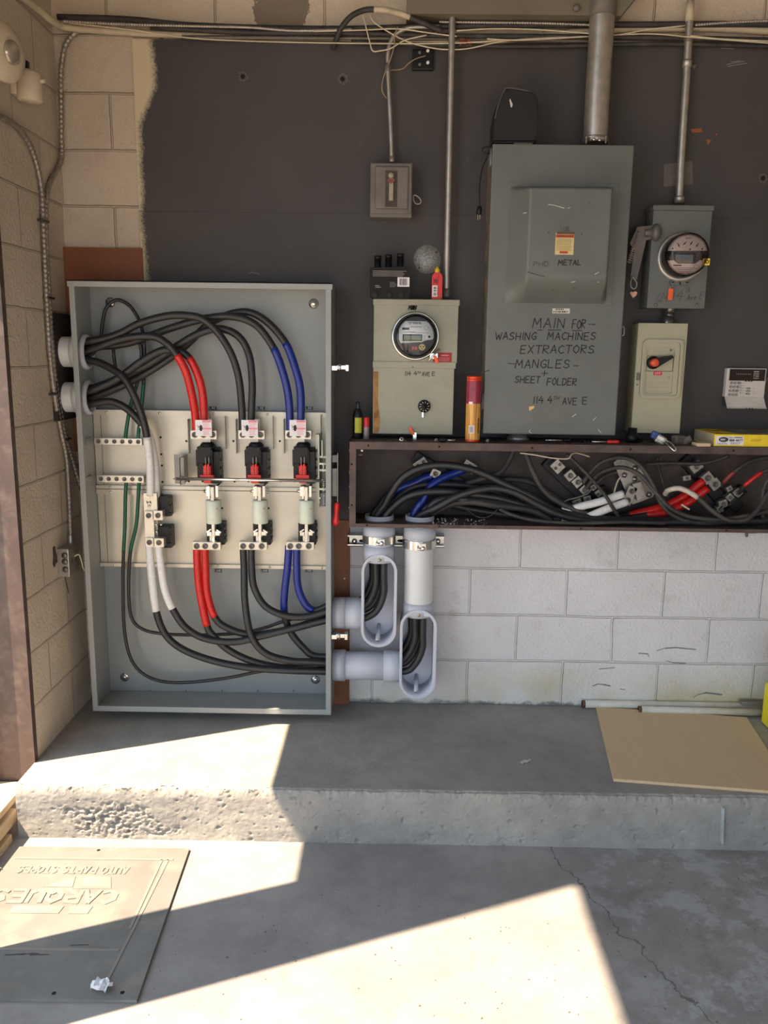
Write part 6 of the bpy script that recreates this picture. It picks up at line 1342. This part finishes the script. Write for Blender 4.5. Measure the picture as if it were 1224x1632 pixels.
for r_ in range(4):
    for c_ in range(3):
        p = Vector((x0+w_*(.14+.09*c_-.01*r_), YK, z0+h*(.49-.135*r_)))
        k_ = obj('key', MB().lathe([(.0055, 0), (.0055, .003), (.004, .004), (0, .004)], p, NF, 14), M('key_grey', (128, 122, 118), .5), t)
        m = MB(); write(m, '123456789-0+'[r_*3+c_], p+Vector((-.0018, -.004, -.0022)), (1, 0, 0), (0, 0, 1), NF, .0034, .0044, .0009, 0, 0); obj('key_digit', m, LABELW, k_)
m = MB()
for k in range(5): m.box(x0+w_*.375, x0+w_*.395, YK-.002, YK, z0+h*(.47-.085*k), z0+h*(.51-.085*k)); lines(m, x0+w_*.42, x0+w_*.49, z0+h*(.475-.085*k), z0+h*(.505-.085*k), YK, 1, .0012, .3)
for k in range(3):
    for s, xc in ((-1, .54), (1, .61)):
        cc = Vector((x0+w_*xc, YK, z0+h*(.31-.095*k))); m.slab([cc+Vector((s*.006, 0, 0)), cc+Vector((-s*.004, 0, .0045)), cc+Vector((-s*.004, 0, -.0045))], (0, -.002, 0))
    strokes_circle(m, Vector((x0+w_*.72, YK, z0+h*(.31-.095*k))), .002, .0007, 8)
obj('side_keys', m, M('key_grey', (128, 122, 118), .5), t)
# open flap: hinged at the bottom, tilted out
a = Vector((x0-.001, YK-.002, z0)); b = Vector((x1-.002, YK-.002, z0)); o_ = Vector((.006, -.020, -.043)); 
m = MB().slab([a, b, b+o_, a+o_], (0, .003, .0012)); m.slab([a, a+o_, a+o_+Vector((0, -.005, .002)), a+Vector((0, -.005, .002))], (.003, 0, 0)); m.slab([a+o_, b+o_, b+o_+Vector((0, -.003, .003)), a+o_+Vector((0, -.003, .003))], (0, .002, .002))
fl = obj('flap', m, LITEGREY, t)
m = MB()
for k in (.48, .56, .63): p = a+o_+(b-a)*k; m.box(p.x-.002, p.x+.002, p.y-.004, p.y-.001, p.z-.002, p.z+.003)
for k in (.49, .57, .64): m.box(x0+w_*k-.002, x0+w_*k+.003, YK-.003, YK, z0+h*.54, z0+h*.57)
obj('flap_nibs', m, BLACK, t)
obj('cord', MB().tube(catmull([P(1228, 596, 3.28), P(1221, 608, 3.275), P(1218, 618, 3.275), P(1219, 628, 3.285)], 4), .0016, 6), M('brownish_wire', (126, 116, 110), .5), t)
# ================================================================== LEFT WALL
WX = LX
def run_x(name, label, pts, r, mat, rib=True, group=None):
    return run(name, label, 'conduit', [PX(a, b, WX+d) for a, b, d in pts], r, mat, group, 10, 6, rib)
GF = 'flexible conduits on the left wall'
run_x('flexible_conduit', 'ribbed flexible conduit curving in from the left edge and down the wall', [(-6, 184, .012), (10, 190, .012), (30, 205, .012), (48, 232, .012), (60, 268, .012), (67, 310, .012), (70, 380, .012), (74, 470, .012), (79, 560, .012), (87, 630, .012), (98, 690, .012), (106, 730, .012), (110, 790, .012), (113, 868, .014)], .0098, M('flex_metal', (156, 150, 142), .4, .6, .1, 40), True, GF)
run('flexible_conduit', 'ribbed flexible conduit dropping from the ceiling corner beside the other', 'conduit', [P(124, 50, 3.285), P(112, 60, 3.28), P(102, 80, 3.275)] + [(q if q.y < 3.285 else P(a, b, 3.285)) for a, b, q in ((a, b, PX(a, b, WX+.012)) for a, b in ((97, 120), (97.5, 170), (98, 215), (98, 248), (91, 270), (80, 290), (74, 320), (74, 390), (78, 470), (83, 560), (91, 630), (103, 692), (116, 735), (130, 780)))], .0098, M('flex_metal', (156, 150, 142), .4, .6, .1, 40), GF, 10, 6, True)
for px, py, lab in ((98, 214, 'strap round the single flexible conduit near the corner'), (66, 352, 'upper strap round the paired flexible conduits'), (75, 475, 'second strap down the paired flexible conduits'), (84, 628, 'third strap down the paired flexible conduits'), (102, 700, 'lowest strap where the flexible conduits part')):
    c = PX(px+3, py, WX+.012)
    obj('conduit_strap', MB().box(WX, WX+.024, c.y-(.016 if px == 98 else .028), c.y+(.016 if px == 98 else .028), c.z-.004, c.z+.004, .002), M('dark_tie', (60, 56, 52), .5), None, lab, 'strap', 'conduit straps on the left wall')
# wall junction box
c = PX(112, 892, WX+.03)
t = thing('junction_box', 'galvanised junction box on the left wall below the flexible conduit', 'junction box', c-Vector((0, 0, .055)))
obj('box', MB().box(WX, WX+.045, c.y-.052, c.y+.052, c.z-.055, c.z+.055, .003), STEELC, t)
m = MB()
for dz in (-.025, .005, .03): m.lathe([(.012, .0006), (.0125, .001), (0, .001)], (c.x, c.y-.052, c.z+dz), NF, 16)
m.lathe([(.012, .001), (0, .0012)], (WX+.045, c.y-.02, c.z), (1, 0, 0), 16).lathe([(.012, .001), (0, .0012)], (WX+.045, c.y+.02, c.z), (1, 0, 0), 16)
obj('knockout', m, M('knockout', (128, 124, 118), .4, .6), t)
obj('connector', MB().lathe([(.013, 0), (.013, .01), (.011, .02), (.011, .03)], (WX+.014, PX(113, 868, WX+.014).y, c.z+.055), (0, 0, 1), 14), STEELC, t)
p0 = Vector((WX+.045, c.y+.01, c.z-.0))
obj('wire', MB().tube(catmull([p0+Vector(q) for q in ((-.004, 0, .01), (.012, .01, .016), (.018, .016, -.01), (.022, .02, -.04), (.026, .03, -.056))], 5), .0032, 8), WIREC, t)
# knocked hole and crack in the wall beside it
m = MB(); rng = random.Random(5)
pts = [(84, 872), (88, 870), (89, 880), (92, 886), (97, 890), (96, 895), (90, 897), (87, 905), (84, 900), (85, 888)]
m.slab([PX(a, b, WX+.0012) for a, b in pts], (-.0004, 0, 0))
for a, b in zip(((97, 892), (100, 905), (103, 920), (106, 932)), ((100, 905), (103, 920), (106, 932), (109, 945))):
    m.stroke([PX(*a, WX), PX(*b, WX)], .006, (1, 0, 0), .0012)
obj('wall_hole', m, M('hole_shade', (70, 60, 50), .95), None, 'ragged hole and crack in the left wall by the junction box', 'hole')
# dark sheet added to stand for deep shade in the gaps by the entry pipes
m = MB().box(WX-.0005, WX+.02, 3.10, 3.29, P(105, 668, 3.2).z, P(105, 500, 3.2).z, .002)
obj('gap_shade_sheet', m, M('gap_shade_brown', (44, 36, 32), .8, 0, .15, 20), None, 'dark brown sheet standing in for the shade behind the cabinet entry pipes', 'plate')
for i, b in enumerate(BUSH):
    t = thing('entry_pipe', ('upper', 'lower')[i]+' pale plastic pipe from the left wall into the cabinet', 'pipe', (WX+.05, b.y, b.z-.057), 'entry pipes left of the cabinet')
    obj('pipe', MB().lathe([(.057, 0), (.057, cx0-WX), (.05, cx0-WX)], (WX, b.y, b.z), (1, 0, 0), 32), PVCW, t)
    obj('collar', MB().lathe([(.057, cx0-WX-.035), (.064, cx0-WX-.034), (.064, cx0-WX-.001), (.05, cx0-WX-.001)], (WX, b.y, b.z), (1, 0, 0), 32), PVCW, t)
# floodlight and lamp holder high on the left wall
c = PX(2, 84, WX+.07); axl = Vector((.96, -.26, -.06)).normalized()
t = thing('wall_lamp', 'round cream floodlight head high on the left wall', 'lamp', c)
CRM = M('cream_plastic', (206, 194, 172), .4, 0, .03)
obj('shade', MB().lathe([(0, -.085), (.03, -.08), (.058, -.05), (.078, -.01), (.084, .012), (.080, .022), (.05, .034), (.034, .036)], c, axl, 40), CRM, t)
obj('lens', MB().lathe([(.034, .034), (.034, .042), (.02, .05), (0, .052)], c, axl, 28), M('lamp_lens', (180, 172, 160), .12, .5), t)
obj('arm', MB().cyl(c-axl*.08, Vector((WX, c.y+.03, c.z-.02)), .014, 14), CRM, t)
c = PX(46, 138, WX+.05); hz = .048
t = thing('motion_sensor', 'cream cylindrical sensor under the floodlight on the left wall', 'sensor', c-Vector((0, 0, hz)))
obj('body', MB().lathe([(0, 0), (.036, 0), (.040, .006), (.038, .085), (.032, .095), (0, .096)], c-Vector((0, 0, hz)), (0.05, 0, 1), 28), CRM, t)
obj('bracket', MB().box(c.x-.008, c.x+.004, c.y-.01, c.y+.01, c.z+hz-.002, c.z+hz+.03, .003), BLACK, t)
obj('lug', MB().cyl(c+Vector((.03, 0, .02)), c+Vector((.056, -.002, .016)), .007, 10), CRM, t)
obj('back_plate', MB().box(WX, WX+.02, c.y-.03, c.y+.03, c.z-.03, c.z+.04, .004), CRM, t)

# ================================================================== ON THE LEDGE AND FLOOR
# plywood sheet
zt = LZ+.012
A, B, D = PZ(950, 1126, zt), PZ(1190, 1143, zt), PZ(978, 1241, zt); Cc = PZ(1224, 1260, zt)
E_ = B+(PZ(1224, 1196, zt)-B)*2.1; dirn = (Cc-D)
# right end: intersection of the front edge with the right edge line
ux = (PZ(1224, 1196, zt)-B).normalized(); vx_ = dirn.normalized()
den = ux.x*vx_.y-ux.y*vx_.x; k = ((D.x-B.x)*vx_.y-(D.y-B.y)*vx_.x)/den
q = B+ux*k
obj('plywood_sheet', MB().slab([A, B, q, D], (0, 0, -.0105)), W_TAN, None, 'tan sheet of thin plywood lying on the concrete ledge at right', 'board')
def pipe(label, a, b, r, mat):
    t = thing('white_pipe', label, 'pipe', (a+b)/2-Vector((0, 0, r)), 'white pipes at the foot of the wall')
    obj('pipe', MB().lathe([(r*.8, 0), (r, 0), (r, (b-a).length), (r*.8, (b-a).length)], a, b-a, 18), mat, t)
    d = (b-a).normalized(); obj('rusty_end', MB().lathe([(r*.6, -.012), (r*.95, -.012), (r*.95, .008), (r*.6, .008)], a, d, 18), M('rusty_iron', (96, 62, 48), .7, .2, .2, 60), t)
WP = M('old_white_pipe', (206, 202, 190), .5, 0, .06, 12, dirt=(150, 142, 124), dirtamt=.5)
r_ = .0165
a = PZ(932, 1122, LZ+.018); b = PZ(1224, 1126, LZ+.018); a.y = max(min(a.y, WY-.02), 3.2); b = Vector((b.x+.2, a.y+.006, b.z)); a.z = b.z = LZ+.019
pipe('rear dirty white pipe lying against the foot of the wall', a, b, r_, WP)
a2 = PZ(1022, 1131, LZ+.018); b2 = PZ(1214, 1138, LZ+.018); a2.z = b2.z = LZ+.019; a2.y = min(a2.y, a.y-.04); b2.y = a2.y-.012; b2 = Vector((b2.x, b2.y, b2.z))
pipe('front shorter white pipe behind the plywood sheet', a2, b2, .0150, WP)
m = MB().obox(Vector(PZ(1203, 1120, LZ+.045)), (.12, .03, .016), Matrix.Rotation(.02, 3, 'Z'), .002)
m = MB(); c = Vector((PZ(1203, 1117, LZ+.04).x+.02, a.y-.01, LZ+.019+r_+.004)); m.box(c.x-.09, c.x+.06, c.y-.016, c.y+.016, c.z-.004, c.z-.001).box(c.x-.09, c.x+.06, c.y-.016, c.y-.013, c.z-.004, c.z+.012).box(c.x-.09, c.x+.06, c.y+.013, c.y+.016, c.z-.004, c.z+.012)
obj('metal_channel', m, STEELC, None, 'short grey metal channel resting on the rear white pipe', 'channel')
# yellow tool case at the right edge
yb_ = 2.98; xl = P(1214, 1130, yb_+.2).x; zb = LZ+.002; zt_ = P(1218, 1118, yb_).z
t = thing('tool_case', 'yellow case with a dark grey top at the right edge of the ledge', 'case', (xl+.1, yb_+.05, LZ))
m = MB().box(xl, xl+.2, yb_, yb_+.2, zb, zt_, .012, 3); obj('body', m, M('tool_yellow', (232, 214, 30), .4, 0, .03), t)
z3 = P(1218, 1040, yb_).z
m = MB().box(xl+.012, xl+.2, yb_+.05, yb_+.15, zt_-.005, z3-.02, .02, 3).obox((xl+.02, yb_+.06, z3-.03), (.06, .05, .06), Matrix.Rotation(.4, 3, 'Y'), .01); obj('top', m, M('tool_grey', (96, 98, 102), .5), t)
# bolt under the trough
c = P(1190, 853, 3.29)
m = MB().lathe([(.006, -.05), (.006, 0), (.005, .006), (0, .008)], c, (0, -.3, -1), 10); m.obox(c+Vector((.014, .01, .02)), (.05, .03, .025), None, .006)
obj('wall_bolt', m, DKGREY, None, 'dark bolt poking out of the white wall below the trough', 'bolt')
# rubber mat
zm = .009
TL, TRr, BR = PZ(31, 1349, zm), PZ(302, 1352, zm), PZ(218, 1594, zm)
e1 = (TL-TRr); BL = BR+e1*1.06
mat_ = thing('floor_mat', 'tan rubber mat with raised upside down lettering on the floor', 'mat', (TL+TRr+BR+BL)/4-Vector((0, 0, zm)))
obj('sheet', MB().slab([TL, TRr, BR, BL], (0, 0, -.0085)), MATM, mat_)
ex = e1.normalized(); ey = (BR-TRr).normalized()   # reading direction is turned away from the camera: letters run right to left
W_ = e1.length; H_ = (BR-TRr).length
def MP(u, v, h=0): return TRr + ex*(u*W_) + ey*(v*H_) + Vector((0, 0, h))
ridge = M('mat_ridge', (132, 129, 126), .7, 0, .05, 8)
m = MB()
for a, b in (((.07, .10), (.98, .10)), ((.10, .10), (.17, .93)), ((.17, .73), (1.05, .73)), ((.135, .1), (.16, .6))):
    p0, p1 = MP(*a), MP(*b); d = (p1-p0).normalized(); s = Vector((-d.y, d.x, 0))*.004
    m.slab([p0-s, p1-s, p1+s, p0+s], (0, 0, .002))
obj('raised_border', m, ridge, mat_)
def emb(text, p0, wd, hh, pen):
    b = MB(); b.n = 0
    tot = sum(gw(c) for c in text)-.2; kx = wd/tot; x = 0
    for ch in text:
        for s_ in G.get(ch, []):
            for q0, q1 in zip(s_, s_[1:]):
                a = p0+ex*((x+q0[0])*kx)-(-ey)*0+ey*(hh*q0[1]); c = p0+ex*((x+q1[0])*kx)+ey*(hh*q1[1]); d = (c-a)
                if d.length < 1e-6: continue
                d.normalize(); sd = Vector((-d.y, d.x, 0))*pen/2; e = d*pen*.3
                k3 = .0018+.0002*(b.n % 7); b.n += 1; b.slab([a-e-sd, c+e-sd, c+e+sd, a-e+sd], (0, 0, k3))
        x += gw(ch)
    return b
m = emb('AUTO PARTS STORES', MP(.30, .165), W_*.62, H_*.05, .006)
m.merge(emb('CARQUEST', MP(.30, .345), W_*.76, H_*.085, .013).bm)
for u0_, u1_, v_ in ((.34, .56, .33), (.40, .52, .455), (.55, .82, .455)):
    m.slab([MP(u0_, v_), MP(u1_, v_), MP(u1_-.01, v_+.05 if v_ > .4 else v_-.008), MP(u0_+.01, v_+.05 if v_ > .4 else v_-.008)], (0, 0, .0018))
m.slab([MP(.38, .24), MP(.52, .24), MP(.52, .32), MP(.35, .32)], (0, 0, .0018)); m.slab([MP(.56, .32), MP(.575, .24), MP(.72, .32)], (0, 0, .0018))
obj('raised_lettering', m, ridge, mat_)
for px, py in ((157, 1355), (86, 1583), (195, 1582)):
    obj('fixing_hole', MB().lathe([(.006, .0004), (0, .0006)], PZ(px, py, zm), (0, 0, 1), 12), DARKIN, mat_)
m = MB()
for u, v in ((.55, .755), (.62, .76), (.50, .76), (.8, .72), (.33, .70)):
    p = MP(u, v); m.stroke([p, p+ex*.02, p+ex*.05+ey*.003], .004, (0, 0, 1), .0006)
obj('scuffs', m, M('mat_scuff', (74, 72, 72), .8), mat_)
# crumpled paper on the mat
c = PZ(162, 1572, zm+.008); m = MB(); rng = random.Random(3)
g = [[m.bm.verts.new(c+Vector(((i/6-.5)*.055+rng.uniform(-.003, .003), (j/4-.5)*.04+rng.uniform(-.003, .003)-.2*(i/6-.5)*.02, .003+rng.uniform(-.006, .010)))) for j in range(5)] for i in range(7)]
for i in range(6):
    for j in range(4):
        if (i, j) not in ((0, 0), (5, 3), (5, 0), (0, 3)): m._face((g[i][j], g[i+1][j], g[i+1][j+1], g[i][j+1]))
obj('paper_scrap', m, M('paper_white', (226, 228, 236), .7), None, 'crumpled scrap of white paper on the front of the mat', 'paper')
m = MB()
for px, py, wx, wy in ((838, 1213, .012, .010), (832, 1215, .008, .008), (844, 1211, .006, .006)):
    c = PZ(px, py, LZ+.0035); m.poly([c+Vector((wx*math.cos(q)*(1+.3*math.sin(q*3)), wy*math.sin(q)*(1+.3*math.cos(q*4)), 0)) for q in [k*math.pi/8 for k in range(16)]])
obj('paint_splat', m, M('white_splat', (206, 204, 198), .7), None, 'white splat on top of the concrete ledge', 'paint splat')
m = MB(); a = P(1153, 1288, EY-.012); b = P(1151, 1345, EY-.012)
m.slab([a+Vector((-.004, 0, 0)), a+Vector((.004, 0, 0)), b+Vector((.004, 0, 0)), b+Vector((-.004, 0, 0))], (0, .02, 0))
obj('paint_line', m, M('pale_drip', (168, 172, 172), .7), None, 'pale vertical drip line down the ledge front at right', 'paint drip')
# pale grit and chips
m = MB(); rng = random.Random(8)
for k_ in range(160):
    px, py = rng.uniform(0, 1220), rng.uniform(1400, 1630); p = PZ(px, py, 0); s = rng.uniform(.001, .0035)
    if MP(0, 0).x > p.x: continue
    m.obox(p+Vector((0, 0, s*.4)), (s*1.5, s, s*.8), Matrix.Rotation(rng.random()*3, 3, 'Z'))
obj('floor_grit', m, M('grit', (120, 116, 112), .9, 0, .3, 200), None, 'specks of grit strewn over the concrete floor', 'grit', kind='stuff')
